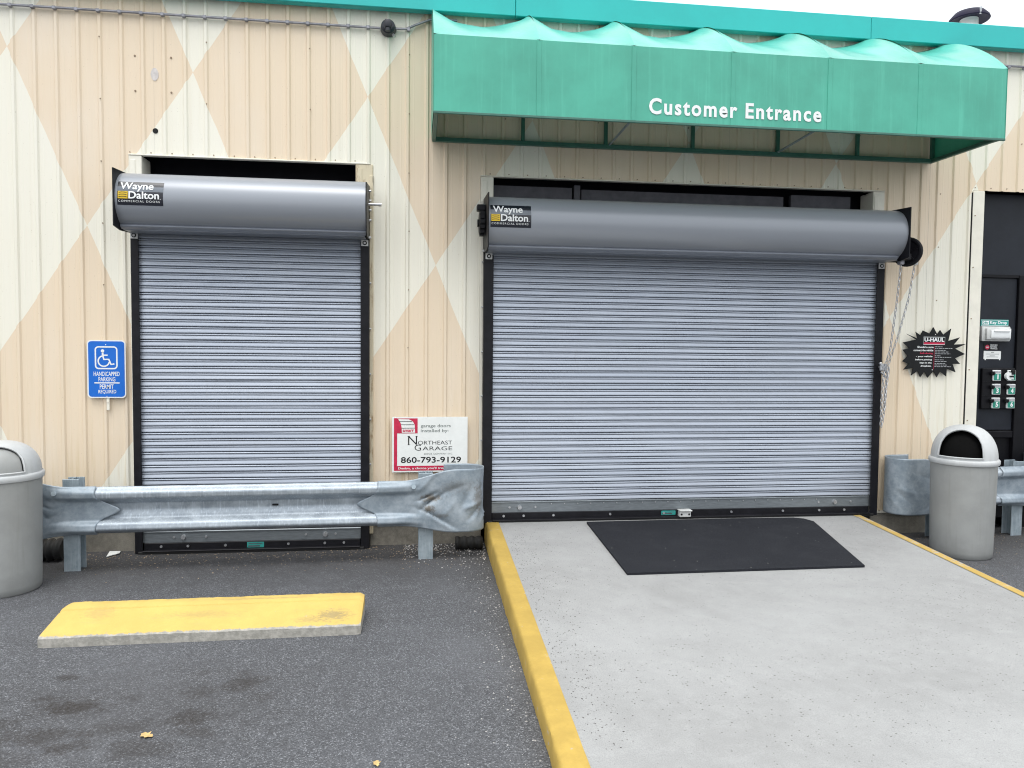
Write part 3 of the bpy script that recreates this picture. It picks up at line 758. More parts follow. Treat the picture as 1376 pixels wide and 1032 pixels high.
chain([(3.985, -.15, 1.47), (3.965, -.15, 1.30), (3.955, -.15, 1.1)])
hc = ch.build('hand_chain', M['zinc'])
tag(hc, 'silver looped hand chain hanging at the right side of the wide door', 'chain')
m = MB(); m.box((3.905, -.155, 1.44), (3.965, -.135, 1.50), 0, .004); m.bar((3.90, -.15, 1.51), (3.97, -.15, 1.42), .02, .02); m.cyl((3.93, -.02, 1.47), (3.93, -.14, 1.47), .012, 8); m.bar((3.91, -.15, 1.43), (3.965, -.15, 1.38), .014, .012)
m.build('chain_keeper', M['zinc'], hc)

# ------------------------------------------------------------------ awning
AW = thing('awning', 'long green vinyl awning reading Customer Entrance above the wide door', 'awning', (2.25, 0, 3.22))
YF, ZB, ZT, ZR = -.83, 3.219, 3.741, 4.215
FX = [.10, .83, 1.51, 2.245, 2.985, 3.70, 4.41]
for a, b in zip(FX, FX[1:]):
    def top_fn(u, v, a=a, b=b):
        bow = .085 * 4 * v * (1 - v) * (1 - .25 * v); sag = (.062 * v + .27 * v * (1 - v)) * (4 * u * (1 - u)) ** 1.05 + .006 * math.sin(u * 17 + v * 5 + a * 9) * math.sin(v * PI)
        return (a + (b - a) * u, YF + (-.012 - YF) * v, ZT + (ZR - ZT) * v + bow * 1.25 - sag + (.004 if (u in (0.0, 1.0)) else 0))
    m = MB(); m.fixn = False; m.grid(top_fn, 24, 16); m.build('top_panel', M['awntop'], AW, smooth=60)
    def fr_fn(u, v, a=a, b=b):
        e = min(u, 1 - u) * (b - a); d_ = .004 * max(0, 1 - e / .02) + .004 * math.sin(u * 9 + a * 5) * v * (1 - v)
        return (a + (b - a) * u, YF + d_, ZB + (ZT - ZB) * v)
    m = MB(); m.fixn = False; m.grid(fr_fn, 40, 10); m.build('front_panel', M['awning'], AW, smooth=60)
for x in (FX[0] - .001, FX[-1] + .001):
    m = MB(); m.fixn = False; nn = 16
    def end_fn(u, v, x=x):
        y = YF + (-.012 - YF) * u; zt = ZT + (ZR - ZT) * u + .085 * 4 * u * (1 - u) * (1 - .25 * u); zb = ZB + (.035) * u
        return (x, y, zb + (zt - zb) * v)
    m.grid(end_fn, 16, 8); m.build('end_panel', M['awning'], AW, smooth=60)
for x in FX[1:-1]:
    m = MB(); m.box((x - .016, YF - .0028, ZB + .004), (x + .016, YF + .006, ZT - .004), 0, .001); m.build('seam', M['awning'], AW)
m = MB(); m.box((FX[0] - .002, YF - .004, ZB - .012), (FX[-1] + .002, YF + .012, ZB + .006), 0, .003); m.build('front_hem', M['frame'], AW)
m = MB(); m.box((FX[0] + .01, -.060, 3.228), (FX[-1] - .01, -.025, 3.262), 0, .003); m.build('rear_bar', M['frame'], AW)
m = MB(); m.box((FX[0] + .02, YF + .016, ZB + .004), (FX[-1] - .02, YF + .046, ZB + .034), 0, .003); m.box((FX[0] + .02, YF + .016, ZT - .045), (FX[-1] - .02, YF + .046, ZT - .015), 0, .003); m.build('front_bar', M['frame'], AW)
for i, x in enumerate(FX):
    xx = x + (.02 if i == 0 else -.02 if i == len(FX) - 1 else 0)
    m = MB(); m.box((xx - .014, -.055, 3.262), (xx + .014, -.027, 4.15), 0, .002); m.box((xx - .014, YF + .018, ZB + .03), (xx + .014, YF + .044, ZT - .04), 0, .002)
    pts = []
    for q in range(9):
        v = .04 + .92 * q / 8; pts.append((xx, YF + (-.012 - YF) * v, ZT + (ZR - ZT) * v + .085 * 4 * v * (1 - v) * (1 - .25 * v) - .022))
    m.tube(pts, .012, 8)
    if i in (0, len(FX) - 1): m.bar((xx, -.03, 3.245), (xx, YF + .03, 3.235), .03, .03)
    m.build('rafter', M['frame'], AW)
for xa in (1.54, 2.985):
    m = MB(); m.cyl((xa, -.05, 3.262), (xa + .005, YF + .04, ZB + .06), .009, 8); m.build('brace', M['post'], AW)
for word, xa, xb in (('Customer', 1.622, 2.279), ('Entrance', 2.341, 2.925)):
    m = MB(); m.fixn = False; m.text(word, xa, 3.274 if word[0] == 'E' else 3.272, xb, 3.386 if word[0] == 'E' else 3.388, YF - .004, 0, .030, None, 1.2); m.build('lettering', M['white'], AW, smooth=0)

# ------------------------------------------------------------------ conduits, fitting, vent
def conduit(pts, label, clips):
    c = MB(); c.tube(pts, .0095, 10); o = c.build('conduit', M['pipe']); tag(o, label, 'conduit')
    for x in clips:
        k = MB(); k.box((x - .013, -.041, 4.074), (x + .013, -.012, 4.099), 0, .003); k.build('conduit_clip', M['pipe'], o)
    return o
zc = 4.088
conduit([(-9, -.030, zc), (-2, -.030, zc), (-.30, -.030, zc - .003)], 'thin grey metal conduit running along the siding to the round fitting', [RIB0 + PITCH * k for k in range(-12, 18)])
conduit([(-.18, -.030, zc), (-.10, -.030, zc + .002), (-.03, -.032, zc + .035), (.09, -.034, zc + .085), (.30, -.035, zc + .09)], 'short bent grey conduit between the round fitting and the awning', [-.08])
conduit([(4.36, -.030, 4.095), (6, -.030, 4.095), (9.5, -.030, 4.095)], 'thin grey metal conduit to the right of the awning', [RIB0 + PITCH * k for k in range(49, 62)])
L_ = thing('light_fitting', 'small dark round wall fitting on the conduit left of the awning', 'light fitting', (-.237, -.02, 4.085))
m = MB(); m.cyl((-.237, -.018, 4.085), (-.237, -.075, 4.085), .062, 28, 0, .054); m.cyl((-.237, -.075, 4.085), (-.237, -.09, 4.085), .054, 28, 0, .036); m.build('base', M['lamp'], L_)
m = MB(); m.box((-.262, -.125, 4.06), (-.212, -.085, 4.125), 0, .012, seg=2); m.cyl((-.237, -.11, 4.055), (-.237, -.11, 4.035), .02, 12); m.build('lamp_head', M['lamp'], L_)
m = MB(); m.cyl((-.20, -.06, 4.03), (-.185, -.075, 4.01), .010, 8); m.build('sensor', M['zinc'], L_)
V = thing('roof_vent', 'dark mushroom cap vent standing on the roof at the far right', 'roof vent', (5.66, 1.2, 4.49))
m = MB(); m.lathe([(.105, .0), (.105, .46), (.085, .50), (.085, .56)], (5.66, 1.2, 4.49), 24); m.build('stack', M['paperwhite'], V)
m = MB(); m.lathe([(.0, .555), (.10, .56), (.185, .545), (.192, .553), (.185, .575), (.14, .625), (.07, .65), (.0, .655)], (5.66, 1.2, 4.49), 32); m.build('cap', M['vent'], V)
m = MB(); m.bar((5.64, 1.02, 5.03), (5.64, 1.01, 5.10), .02, .01); m.build('bracket', M['zinc'], V)

# ------------------------------------------------------------------ signs
S = thing('parking_sign', 'blue and white handicapped parking permit sign left of the narrow door', 'sign', (-2.351, -.03, 1.195))
x0, x1, z0, z1 = -2.490, -2.212, 1.195, 1.636
fx = lambda px: x0 + (px - 140) / 520 * (x1 - x0); fz = lambda py: z1 - (py - 135) / 755 * (z1 - z0)
m = MB(); m.rrect(x0, z0, x1, z1, .030, -.034, -.030); m.build('plate', M['white'], S)
m = MB(); m.rrect(x0 + .009, z0 + .009, x1 - .009, z1 - .009, .023, -.0348, -.0343); m.build('face', M['blue'], S)
m = MB(); yy = -.0356
bx0, bx1, bz0, bz1 = fx(254), fx(541), fz(506), fz(224)
pl = []
for cx, cz, a0 in ((bx1 - .022, bz0 + .022, -90), (bx1 - .022, bz1 - .022, 0), (bx0 + .022, bz1 - .022, 90), (bx0 + .022, bz0 + .022, 180)):
    for i in range(6): a = math.radians(a0 + 18 * i); pl.append((cx + .022 * math.cos(a), cz + .022 * math.sin(a)))
m.stroke(pl, .0105, yy, 0, True)
m.disc((fx(350), fz(276)), .0125, yy)
m.stroke([(fx(350), fz(292)), (fx(352), fz(330)), (fx(366), fz(386)), (fx(432), fz(386)), (fx(462), fz(452)), (fx(506), fz(444))], .0125, yy)
m.stroke([(fx(356), fz(332)), (fx(418), fz(332))], .010, yy - .0002)
m.stroke([(fx(365) + .040 * math.cos(math.radians(a)), fz(408) + .040 * math.sin(math.radians(a))) for a in range(108, 352, 12)], .0105, yy - .0004)
m.text('HANDICAPPED', fx(226), fz(604), fx(576), fz(546), yy, 0, .012)
m.text('PARKING', fx(290), fz(674), fx(516), fz(618), yy, 0, .012)
m.rect(fx(234), fz(700), fx(574), fz(685), yy)
m.text('PERMIT', fx(306), fz(770), fx(492), fz(713), yy, 0, .012)
m.text('REQUIRED', fx(286), fz(838), fx(526), fz(783), yy, 0, .012)
m.disc((fx(393), fz(195)), .004, yy); m.disc((fx(400), fz(868)), .003, yy)
m.fixn = False; m.build('symbol_and_lettering', M['white'], S, smooth=0)
m = MB(); m.box((-2.358, -.0295, 1.10), (-2.336, -.021, 1.60), 0, .002); m.cyl((-2.347, -.0295, 1.165), (-2.347, -.034, 1.165), .006, 8); m.build('mounting_strip', M['cream'], S)

S = thing('installer_sign', 'white and red garage door installer sign between the two doors', 'sign', (.10, -.035, .6))
x0, x1, z0, z1 = -.203, .402, .598, 1.045
fx = lambda px: x0 + (px - 43) / 612 * (x1 - x0); fz = lambda py: z1 - (py - 62) / 460 * (z1 - z0)
m = MB(); m.box((x0, -.040, z0), (x1, -.034, z1), 0, .0015); m.build('board', M['paperwhite'], S)
m = MB(); m.fixn = False; yy = -.0412
m.rect(fx(58), fz(508), fx(84), fz(72), yy, 0); m.rect(fx(84), fz(508), fx(640), fz(468), yy, 0); m.rect(fx(84), fz(198), fx(248), fz(74), yy, 0)
# small logo of a sectional door swinging open
arc = [(fx(88 + 38 * math.sin(k * .157)), fz(84 + 110 * (1 - math.cos(k * .157)))) for k in range(11)]
poly = [(fx(92), fz(80)), (fx(178), fz(82)), (fx(208), fz(98)), (fx(224), fz(126)), (fx(228), fz(192)), (fx(122), fz(192)), (fx(120), fz(150)), (fx(112), fz(112))]
m.raw([(a, yy - .0006, b) for a, b in poly], [list(range(len(poly)))], 1)
for a, b, c in ((100, 205, 98), (114, 222, 124), (120, 226, 152)): m.rect(fx(a), fz(c + 5), fx(b), fz(c), yy - .0012, 3)
m.text('amarr', fx(128), fz(186), fx(218), fz(166), yy - .0014, 0, .03)
m.text('garage doors', fx(274), fz(156), fx(516), fz(122), yy, 2, .006)
m.text('installed by:', fx(274), fz(197), fx(498), fz(163), yy, 2, .006)
for (ch_, a, b, c, d_) in (('N', 172, 292, 244, 220), ('ORTHEAST', 252, 292, 528, 260), ('G', 224, 342, 276, 292), ('ARAGE', 288, 340, 530, 308)):
    m.text(ch_, fx(a), fz(b), fx(c), fz(d_), yy, 3, -.006)
for cx in (176, 240): m.rect(fx(cx - 9), fz(224), fx(cx + 9), fz(220), yy - .0004, 3)
m.rect(fx(168), fz(294), fx(190), fz(290), yy - .0004, 3)
m.text('DOOR COMPANY INC', fx(302), fz(376), fx(530), fz(362), yy, 2, 0, None, 1.2)
m.text('860-793-9129', fx(114), fz(444), fx(602), fz(394), yy, 3, .014)
m.text('Design, a choice you\'ll treasure always', fx(92), fz(502), fx(632), fz(478), yy - .0006, 1, .02)
m.build('print', [M['red'], M['paperwhite'], M['inkgrey'], M['ink']], S, smooth=0)

S = thing('starburst_sign', 'black starburst shaped notice sign with white and red lettering', 'sign', (4.5, -.03, 1.38))
kx = lambda px: 4.186 + (px - 80) * .000891; kz = lambda py: 1.822 - (py - 112) * .000803
tips = [(397, 115), (440, 190), (470, 145), (505, 195), (587, 128), (560, 262), (683, 222), (622, 300), (753, 293), (638, 345), (745, 403), (640, 450), (697, 513), (615, 512), (650, 602), (555, 565), (550, 647), (485, 595), (450, 657), (412, 592), (352, 665), (318, 597), (275, 660), (245, 590), (178, 640), (195, 560), (95, 577), (150, 515), (80, 487), (135, 430), (80, 362), (150, 345), (80, 283), (220, 250), (115, 190), (235, 240), (210, 167), (262, 205), (287, 152), (360, 185)]
m = MB(); m.prism([(kx(a), kz(b)) for a, b in tips], -.034, -.026); m.build('plate', M['ink'], S, smooth=0)
m = MB(); m.fixn = False; yy = -.0352
m.stroke([(kx(295), kz(302)), (kx(523), kz(302)), (kx(523), kz(222)), (kx(295), kz(222))], .004, yy, 0, True)
m.rect(kx(298), kz(300), kx(521), kz(280), yy - .0003, 1)
m.text('U-HAUL', kx(304), kz(272), kx(516), kz(228), yy, 0, .04)
for i, (tx, a, b) in enumerate((('Should a sure', 232, 404), ('connect the vehicle', 192, 402), ('Self-closing', 262, 398), ('- your vehicle', 222, 396), ('before putting', 214, 390), ('keys in the', 262, 388), ('dropbox.', 272, 386))):
    py = 342 + i * 34.5; m.text(tx, kx(a), kz(py), kx(b), kz(py - 22), yy, 1 if i == 2 else 0, .03)
m.rect(kx(411), kz(572), kx(414), kz(322), yy, 1)
for py, L in ((330, 80), (347, 185), (368, 120), (386, 150), (406, 165), (428, 65), (444, 175), (472, 95), (490, 130), (512, 120), (528, 130), (546, 175)):
    px = 420
    while px < 420 + L:
        wd = random.randint(12, 34); m.rect(kx(px), kz(py), kx(min(px + wd, 420 + L)), kz(py - 6), yy, 2); px += wd + 6
m.disc((kx(420), kz(194)), .004, yy, 0, 8); m.disc((kx(398), kz(578)), .004, yy, 0, 8)
m.build('lettering', [M['white'], M['red'], M['decalsheen'] if False else M['zinc']], S, smooth=0)

# ------------------------------------------------------------------ key drop fittings on the black door
K = thing('key_drop_box', 'white key drop slot box under a green header on the black door', 'key drop', (5.155, .09, 1.70))
m = MB(); m.box((5.012, .060, 1.705), (5.292, .094, 1.838), 0, .008, seg=2); m.box((5.04, .035, 1.72), (5.28, .062, 1.822), 0, .008, seg=2); m.build('body', M['plasticwhite'], K)
m = MB(); m.box((5.075, .026, 1.735), (5.27, .036, 1.808), 0, .01, seg=2); m.box((5.10, .016, 1.79), (5.255, .03, 1.802), 0, .003); m.build('flap', M['white'], K)
m = MB(); m.fixn = False; m.box((5.015, .084, 1.842), (5.29, .090, 1.900), 0, .001); m.stroke([(5.02, 1.847), (5.285, 1.847), (5.285, 1.895), (5.02, 1.895)], .003, .0828, 1, True)
m.text('Key Drop', 5.105, 1.852, 5.272, 1.888, .0828, 1, .02); m.rect(5.03, 1.855, 5.095, 1.888, .0828, 1); m.text('24hr', 5.036, 1.861, 5.088, 1.883, .0822, 0, .03)
m.build('header_sign', [M['tealp'], M['white']], K, smooth=0)
S = thing('warning_sticker', 'small red and white warning sticker below the key slot', 'sticker', (5.14, .09, 1.62))
m = MB(); m.fixn = False; m.box((5.055, .0925, 1.628), (5.215, .0945, 1.686), 0); m.disc((5.095, 1.652), .021, .0918, 1); m.rect(5.082, 1.648, 5.108, 1.656, .0912, 2)
m.text('DROP BOX', 5.125, 1.664, 5.195, 1.678, .0918, 2, .02); m.text('RETURN', 5.125, 1.648, 5.19, 1.661, .0918, 2, .02); m.text('VEHICLE', 5.125, 1.633, 5.195, 1.645, .0918, 2, .02)
m.build('face', [M['ink'], M['red'], M['white']], S, smooth=0)
S = thing('paper_notice', 'small white paper notice taped to the black door', 'notice', (5.15, .09, 1.53))
m = MB(); m.fixn = False; m.box((5.062, .092, 1.545), (5.232, .0945, 1.618), 0)
for q, L in ((1.602, .03), (1.588, .13), (1.572, .05), (1.562, .11)): m.rect(5.147 - L / 2, q, 5.147 + L / 2, q + .004, .0912, 1)
for xx in (5.072, 5.215): m.rect(xx, 1.535, xx + .012, 1.546, .0914, 0)
m.build('sheet', [M['paperwhite'], M['inkgrey']], S, smooth=0)
LP = thing('key_locker', 'black panel of six numbered key lock boxes on the dark door', 'key locker', (5.215, .08, 1.1))
m = MB(); m.box((5.035, .062, 1.095), (5.36, .094, 1.462), 0, .005)
for q in (1.212, 1.337): m.box((5.035, .058, q), (5.36, .063, q + .004))
m.build('panel', M['doorblack'], LP)
for i in range(6):
    cx = 5.165 + (i % 2) * .147; cz = 1.398 - (i // 2) * .124
    m = MB(); m.fixn = False; m.box((cx - .040, .045, cz - .048), (cx + .040, .062, cz + .048), 1, .004)
    m.rect(cx - .034, cz - .042, cx + .034, cz + .016, .0442, 0); m.rect(cx - .034, cz + .02, cx + .034, cz + .042, .0442, 3)
    hw = .006 if i == 0 else .013
    m.text(str(i + 1), cx - hw + .006, cz - .034, cx + hw + .006, cz + .010, .0434, 1, .04)
    if i == 1: m.cyl((cx - .045, .045, cz - .005), (cx - .045, .018, cz - .005), .034, 20, 1); m.box((cx - .05, .010, cz - .012), (cx - .012, .02, cz + .0), 2); m.box((cx - .03, .008, cz + .01), (cx + .005, .03, cz + .05), 2, .004)
    else: m.box((cx - .062, .030, cz + .004), (cx - .030, .056, cz + .036), 2, .005); m.cyl((cx - .046, .03, cz + .02), (cx - .046, .022, cz + .02), .01, 10, 2)
    m.build('lock_box', [M['green'], M['white'], M['ink'], M['zinc']], LP, smooth=30)

# ------------------------------------------------------------------ guardrails
def wprof(s):      # 0..1 up the rail -> forward bulge of a W-beam
    K = ((0, .35), (.10, 1.0), (.19, .93), (.33, .22), (.48, .0), (.62, .04), (.70, .50), (.78, .97), (.87, 1.0), (1.0, .50))
    for (a, p), (b, q) in zip(K, K[1:]):
        if s <= b + 1e-9:
            t = (s - a) / (b - a); t = t * t * (3 - 2 * t); return p + (q - p) * t
    return .5
def rail_sheet(path, hz, flat, zc, lo, hi, nz=40, crumple=0.0, cut=None, off=0.0):
    # path(t)->(x,y,nx,ny): point and outward normal; flat(t): 0 = W shape, 1 = flat sheet; hz(t): half height
    m = MB(); nt_ = 150 if crumple > .03 else 80
    def fn(u, v):
        t = lo + (hi - lo) * u
        if cut: t = cut(t, v, u)
        x, y, nx, ny = path(t); f = flat(t)
        d = max(wprof(v), (.42 if crumple else 0)) * .080 * (1 - f) + .048 * f
        if crumple:
            env = min(1, max(0, (t - .16) / .2))
            c = noise.noise(Vector((t * 4, v * 2.2, 3.1))) * .35
            for (t0, v0, ang, ln, wd, am) in ((.36, .60, .35, .10, .012, -.9), (.35, .44, .75, .085, .010, -.9), (.40, .52, .5, .10, .030, -1.0), (.40, .26, -.45, .22, .022, -.9), (.43, .19, -.5, .2, .014, .5), (.34, .84, .75, .2, .030, .45),
                                              (.72, .30, .8, .085, .012, -.9), (.70, .42, .35, .09, .020, .7), (.66, .55, 1.1, .12, .030, -.6), (.80, .22, .9, .06, .010, .7), (.55, .68, .3, .16, .040, -.5), (.52, .36, .9, .10, .016, .35)):
                dx, dz = t - t0, (v - v0) * .43
                pa = dx * math.cos(ang) + dz * math.sin(ang); pp = -dx * math.sin(ang) + dz * math.cos(ang)
                c += am * math.exp(-abs(pp) / (wd * .7)) * max(0, 1 - (pa / ln) ** 2)
            d += c * crumple * env
        d += off; z = zc(t) + hz(t) * (2 * v - 1)
        return (x + nx * d, y + ny * d, z)
    m.grid(fn, nt_, nz)
    n0 = len(m.v)
    return m
def thicken(o, th=.005):
    md = o.modifiers.new('thickness', 'SOLIDIFY'); md.thickness = th; md.offset = 0
def guardrail(label, ax, ay, bx, by, z0, z1, posts, crumpleR, crumpleL, curl=.125):
    """A,B: joints where the W-beam meets its rounded end pieces."""
    A, B = Vector((ax, ay, 0)), Vector((bx, by, 0)); D = (B - A).normalized(); Nn = Vector((D.y, -D.x, 0))
    G = thing('guardrail', label, 'guardrail', ((ax + bx) / 2, (ay + by) / 2, 0), 'guardrails protecting the wall')
    L = (B - A).length; zc0, h0 = (z0 + z1) / 2, (z1 - z0) / 2
    def straight(t):
        p = A + D * t; return (p.x, p.y, Nn.x, Nn.y)
    m = rail_sheet(straight, lambda t: h0, lambda t: 0, lambda t: zc0, -.10, L + .10)
    beam = m.build('rail_beam', M['galv'], G, smooth=60); thicken(beam)
    sl = MB(); c = A + D * (L * .62) + Nn * .012
    if L > 1: sl.box((c.x - .022, c.y - .01, zc0 + .0), (c.x + .022, c.y + .0, zc0 + .014), 0, .003); sl.build('bolt_slot', M['ink'], beam)
    for sgn, base, cr in ((1, B, crumpleR), (-1, A, crumpleL)):
        DD = D * sgn; S0 = .66                         # straight run before the curl
        def path(t):
            if t < S0: p = base + DD * t; n = Nn
            elif t < S0 + PI * curl:
                a = (t - S0) / curl; c = base + DD * S0 - Nn * (curl - .045)
                n = Nn * math.cos(a) + DD * math.sin(a); p = c + n * (curl - .045)
            else:
                q = t - S0 - PI * curl; n = -Nn; p = base + DD * (S0 - q) - Nn * 2 * (curl - .045)
            return (p.x, p.y, n.x, n.y)
        def sm(x): x = min(1, max(0, x)); return x * x * (3 - 2 * x)
        flat = lambda t: sm((t - .06) / .34)
        hz = lambda t: h0 + .006 + .068 * sm((t - .18) / .40)
        zc = lambda t: zc0 + .012 * sm((t - .2) / .4)
        def cut(t, v, u):
            if u < .25:       # the end of the sheet is trimmed back over each ridge and left long in the valley
                tip = -.005 - .15 * math.exp(-((v - .5) / .16) ** 2)
                return tip + (t - 0) * (1 if t > 0 else 0) - tip * min(1, u / .25)
            return t
        e = rail_sheet(path, hz, flat, zc, 0.0, S0 + PI * curl + .16, 40, cr, cut, .010)
        eo = e.build('end_piece', M['galvend'], G, smooth=60); thicken(eo)
        bb = MB()
        for t in (.07, .26):
            x, y, nx, ny = path(t); bb.cyl((x + nx * .05, y + ny * .05, z1 - .045), (x + nx * .082, y + ny * .082, z1 - .035), .017, 14)
        tag(bb.build('splice_bolts', M['post'], eo), kind='stuff')
    for t, zt in posts:
        p = A + D * t; R3 = Matrix(((D.x, -Nn.x, 0, p.x), (D.y, -Nn.y, 0, p.y), (0, 0, 1, 0), (0, 0, 0, 1)))
        pm = MB(); pm.box((-.055, .0, -.3), (.055, .008, zt), 0, .002, R3); pm.box((-.055, .095, -.3), (.055, .103, zt), 0, .002, R3); pm.box((-.004, .008, -.3), (.004, .095, zt), 0, 0, R3)
        pm.build('post', M['post'], G)
    return G
guardrail('long galvanised guardrail with a crumpled rounded end in front of the narrow door', -2.235, -.505, -.29, -.445, .275, .605, ((-.18, .655), (2.30, .655)), .027, .02)
guardrail('short galvanised guardrail half hidden behind the right trash can', 4.80, -.20, 4.985, -.19, .285, .615, ((.42, .655), (-.35, .645)), .008, .010)

# ------------------------------------------------------------------ trash cans
def trash_can(cx, cy, rz, flap, label, Hh):
    T = thing('trash_can', label, 'trash can', (cx, cy, 0), 'domed grey trash cans')
    c = (cx, cy, 0); hb = .742
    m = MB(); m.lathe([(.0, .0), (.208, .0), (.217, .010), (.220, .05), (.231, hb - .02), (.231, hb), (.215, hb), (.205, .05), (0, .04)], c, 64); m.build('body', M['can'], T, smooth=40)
    m = MB(); m.lathe([(.222, hb - .014), (.241, hb - .012), (.246, hb - .002), (.246, hb + .020), (.240, hb + .028), (.229, hb + .031)], c, 64); lid_r = m
    # dome with an arched opening
    Rr = .231; zb = hb + .028; n = 96; PH0 = .72; NR = 14
    def dome(ph, th, off=0):
        r = (Rr - off) * (max(0, math.cos(th)) ** .82); z = (Hh - off) * (math.sin(th) ** .95 if th > 0 else 0)
        a = ph + rz; return (cx + r * math.cos(a), cy + r * math.sin(a), zb + z)
    T0 = .07
    def ttop(ph):
        q = max(0, 1 - (ph / PH0) ** 2); return .50 + .56 * q ** .5
    phs = sorted(set([round(-PH0 + 2 * PH0 * i / 40, 5) for i in range(41)] + [round(PH0 + (2 * PI - 2 * PH0) * i / 56, 5) for i in range(57)]))
    phs = phs[:-1] if abs(phs[-1] - (2 * PI - PH0)) < 1e-3 else phs
    for off in (0, .010):
        vs = []; fs = []; rows = 3 + 8 + 10
        for ph in phs:
            tt = ttop(ph if ph < PI else ph - 2 * PI) if (ph <= PH0 + 1e-4) else .50 
            for i in range(3): vs.append(dome(ph, T0 * i / 3, off))
            for i in range(8): vs.append(dome(ph, T0 + (tt - T0) * i / 7, off))
            for i in range(1, 11): vs.append(dome(ph, tt + (PI / 2 - tt) * i / 10, off))
        N = len(phs)
        for k in range(N):
            k2 = (k + 1) % N; inside = phs[k] < PH0 - 1e-4 and k2 != 0 and phs[k2] <= PH0 + 1e-4
            for i in range(rows - 1):
                if inside and 3 <= i < 10: continue
                q = [k * rows + i, k2 * rows + i, k2 * rows + i + 1, k * rows + i + 1]
                fs.append(q if off == 0 else q[::-1])
        lid_r.raw(vs, fs)
    # inset frame round the opening
    edge = [dome(p_, T0, -.002) for p_ in [(-PH0 + 2 * PH0 * i / 24) for i in range(25)]] + [dome(PH0, T0 + (.50 - T0) * i / 5, -.002) for i in range(1, 6)] + [dome(PH0 - 2 * PH0 * i / 24, ttop(PH0 - 2 * PH0 * i / 24), -.002) for i in range(25)] + [dome(-PH0, .50 - (.50 - T0) * i / 5, -.002) for i in range(1, 5)]
    lid_r.tube(edge, .0065, 6, 0, closed=True)
    lid = lid_r.build('lid', M['canlid'], T, smooth=45)
    if flap:
        f = MB()
        f.grid(lambda u, v: dome(-PH0 * .97 + 2 * PH0 * .97 * u, T0 + .012 + (ttop((-PH0 + 2 * PH0 * u) * .97) - T0 - .024) * v, .014), 24, 10)
        f.build('flap', M['can'], T, smooth=60)
    else:
        f = MB(); f.grid(lambda u, v: dome(2 * PI * u, -.0 + PI / 2 * v, .045), 40, 10); f.lathe([(.0, hb - .05), (.20, hb - .05)], c, 32); f.build('mouth_shade_shell', M['hole'], T)  # black inner shell: shade inside the open lid put into colour
    return T
trash_can(4.297, -.670, math.radians(-136), False, 'grey domed trash can with a dark open mouth to the right of the ramp', .262)
trash_can(-2.680, -.880, math.radians(-70), True, 'grey domed trash can with a closed flap at the left edge', .205)

# ------------------------------------------------------------------ wheel stop, mat
ws = MB(); prof = [(-1.905, 0), (-1.906, .050), (-1.894, .062), (-1.676, .119), (-1.668, .111), (-1.660, .123), (-1.640, .131), (-1.575, .132), (-1.563, .124), (-1.545, 0)]
xa, xb = -1.985, -.312
def ws_fn(u, v):
    x = xa + (xb - xa) * u; y, z = prof[int(round(v * (len(prof) - 1)))]
    n_ = noise.noise(Vector((x * 12, v * 7, 2))) * .0022 + noise.noise(Vector((x * 60, v * 20, 5))) * .0016
    e = max(0, 1 - min(u, 1 - u) * (xb - xa) / .025); yc = -1.73
    sk = (.014 * (y + 1.9) / .35) * (1 - u)
    y2 = y + (yc - y) * e * .05; z2 = z * (1 - e * .10)
    return (x + sk, y2 + n_ + (x + 1.1) * .012, max(-.005, z2 + (n_ if z > .01 else -.005)))
ws.grid(ws_fn, 160, len(prof) - 1)
npf = len(prof)
for i in (0, 160): ws.f.append([i * npf + j for j in range(npf)]); ws.mi.append(0)
tag(ws.build('wheel_stop', M['stop'], smooth=30), 'yellow painted concrete wheel stop lying on the asphalt', 'parking stop')
mt = MB(); MZ = lambda y: RAMP_Z(y) + .004
pts = [(1.36, -.20), (1.335, -1.47), (2.975, -1.455), (3.240, -.33), (3.205, -.24), (3.13, -.198), (2.6, -.185)]
n_ = len(pts)
vs = [(x, y, MZ(y) + .012) for x, y in pts] + [(x, y, MZ(y) - .003) for x, y in pts]
mt.raw(vs, [list(range(n_))[::-1], [n_ + i for i in range(n_)]] + [[i, n_ + i, n_ + (i + 1) % n_, (i + 1) % n_] for i in range(n_)])
tag(mt.build('floor_mat', M['rubbermat'], smooth=0), 'black entrance mat lying on the concrete ramp', 'mat')

# ------------------------------------------------------------------ drain pipes, litter, grit
def drain(xa, xb, y, r, label):
    d = MB(); pts = []; rr = []; N = int((xb - xa) / .008)
    for i in range(N + 1):
        pts.append((xa + (xb - xa) * i / N, y, r)); rr.append(r * (.90 + .10 * math.sin(i * .9)))
    d.tube(pts, rr, 18); tag(d.build('drain_pipe', M['rubber'], smooth=50), label, 'drain pipe')
drain(-3.2, -2.60, -.22, .085, 'black corrugated drain pipe behind the left trash can')
drain(.30, .515, -.19, .055, 'short black corrugated pipe under the crumpled guardrail end')
m = MB(); m.raw([(-2.324, -.165, .006), (-2.255, -.10, .014), (-2.275, -.02, .008), (-2.352, -.03, .012), (-2.324, -.165, .003), (-2.255, -.10, .011), (-2.275, -.02, .005), (-2.352, -.03, .009)], [[0, 1, 2, 3], [7, 6, 5, 4], [0, 4, 5, 1], [1, 5, 6, 2], [2, 6, 7, 3], [3, 7, 4, 0]])
tag(m.build('paper_scrap', M['paperwhite'], smooth=0), 'torn white paper scrap on the asphalt by the narrow door', 'litter')
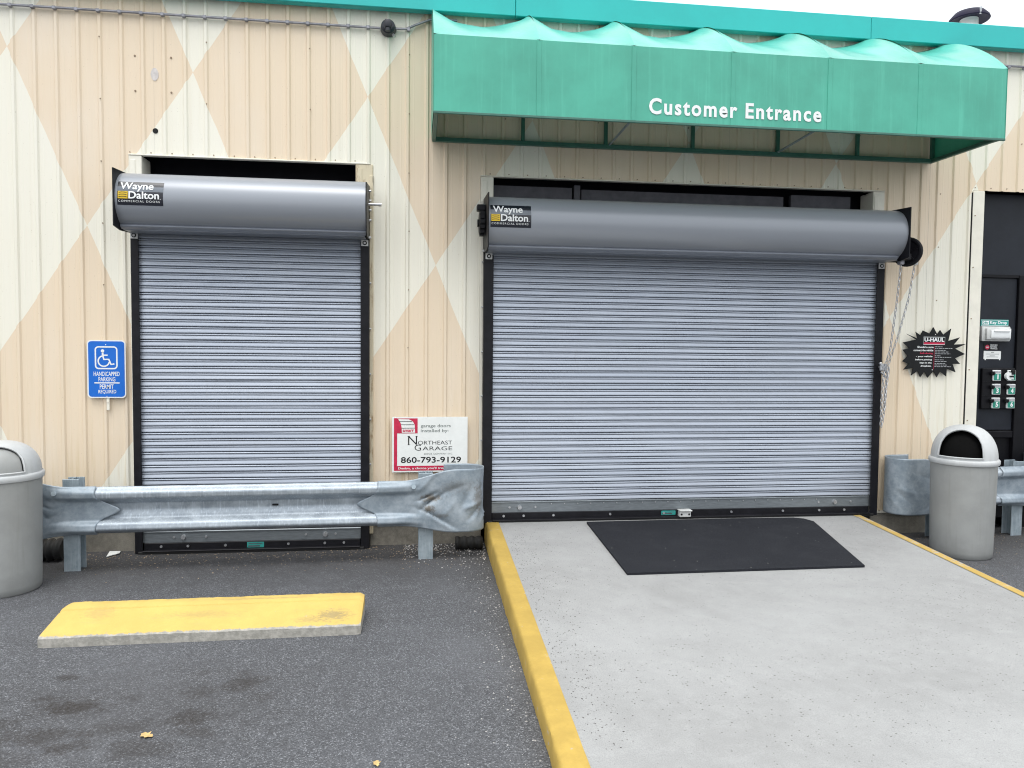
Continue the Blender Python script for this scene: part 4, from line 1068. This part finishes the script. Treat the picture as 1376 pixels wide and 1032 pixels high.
def leaf(x, y, s, rz, label):
    m = MB(); out = [(0, -.5), (.22, -.3), (.16, -.12), (.42, 0), (.2, .1), (.24, .34), (.03, .5), (-.16, .3), (-.34, .22), (-.22, .02), (-.36, -.18), (-.12, -.26)]
    vs = [(x, y, .010)]
    for a, b in out: vs.append((x + s * (a * math.cos(rz) - b * math.sin(rz)), y + s * (a * math.sin(rz) + b * math.cos(rz)), .006 + .012 * abs(a)))
    m.fixn = False; m.raw(vs, [[0, i + 1, (i + 1) % len(out) + 1] for i in range(len(out))])
    o = m.build('fallen_leaf', M['leaf'], smooth=0); thicken(o, .0008); tag(o, label, 'leaf', 'fallen leaves on the asphalt')
leaf(-1.096, -2.911, .062, 1.1, 'dry yellow leaf lying among the oil stains')
leaf(-.152, -3.223, .042, .2, 'dry pale leaf at the bottom edge near the middle')
def grit(n, fx_, fy_, fz_, size, mat, name, label, flat=.55):
    m = MB()
    for _ in range(n):
        x, y = fx_(), fy_(); 
        if callable(fx_) and name == 'kerb_grit': x = XL(y) + .12 + abs(random.gauss(0, .13))
        s = size * random.uniform(.4, 1.3); a = random.uniform(0, 6); z = fz_(y)
        q = [(math.cos(a + k * 1.571) * s * random.uniform(.6, 1.2), math.sin(a + k * 1.571) * s * random.uniform(.4, 1.0)) for k in range(4)]
        m.raw([(x + a_, y + b_, z - .001) for a_, b_ in q] + [(x, y, z + s * flat)], [[0, 1, 4], [1, 2, 4], [2, 3, 4], [3, 0, 4]])
    return tag(m.build(name, mat, smooth=0), label, kind='stuff')
U = random.uniform
grit(900, lambda: U(-2.5, .54), lambda: -abs(random.gauss(0, .28)) - .01, lambda y: 0, .007, M['debris'], 'dry_litter', 'brown leaf crumbs and dirt along the wall base')
grit(420, lambda: U(-.1, .54), lambda: -abs(random.gauss(.1, .2)) - .01, lambda y: 0, .008, M['grit2'], 'pale_gravel', 'pale gravel bits under the guardrail end')
grit(420, lambda: U(3.9, 5.6), lambda: -abs(random.gauss(.1, .5)) - .01, lambda y: 0, .006, M['debris'], 'dry_litter', 'brown crumbs on the asphalt by the right trash can')
grit(260, lambda: XL(-1) - abs(random.gauss(0, .12)) - .02, lambda: U(-3.6, -.2), lambda y: 0, .0065, M['grit2'], 'pale_gravel', 'pale gravel bits along the foot of the kerb')
grit(700, lambda: 0, lambda: U(-3.4, -.5), RAMP_Z, .0050, M['grit'], 'kerb_grit', 'dark grit scattered on the ramp beside the kerb')
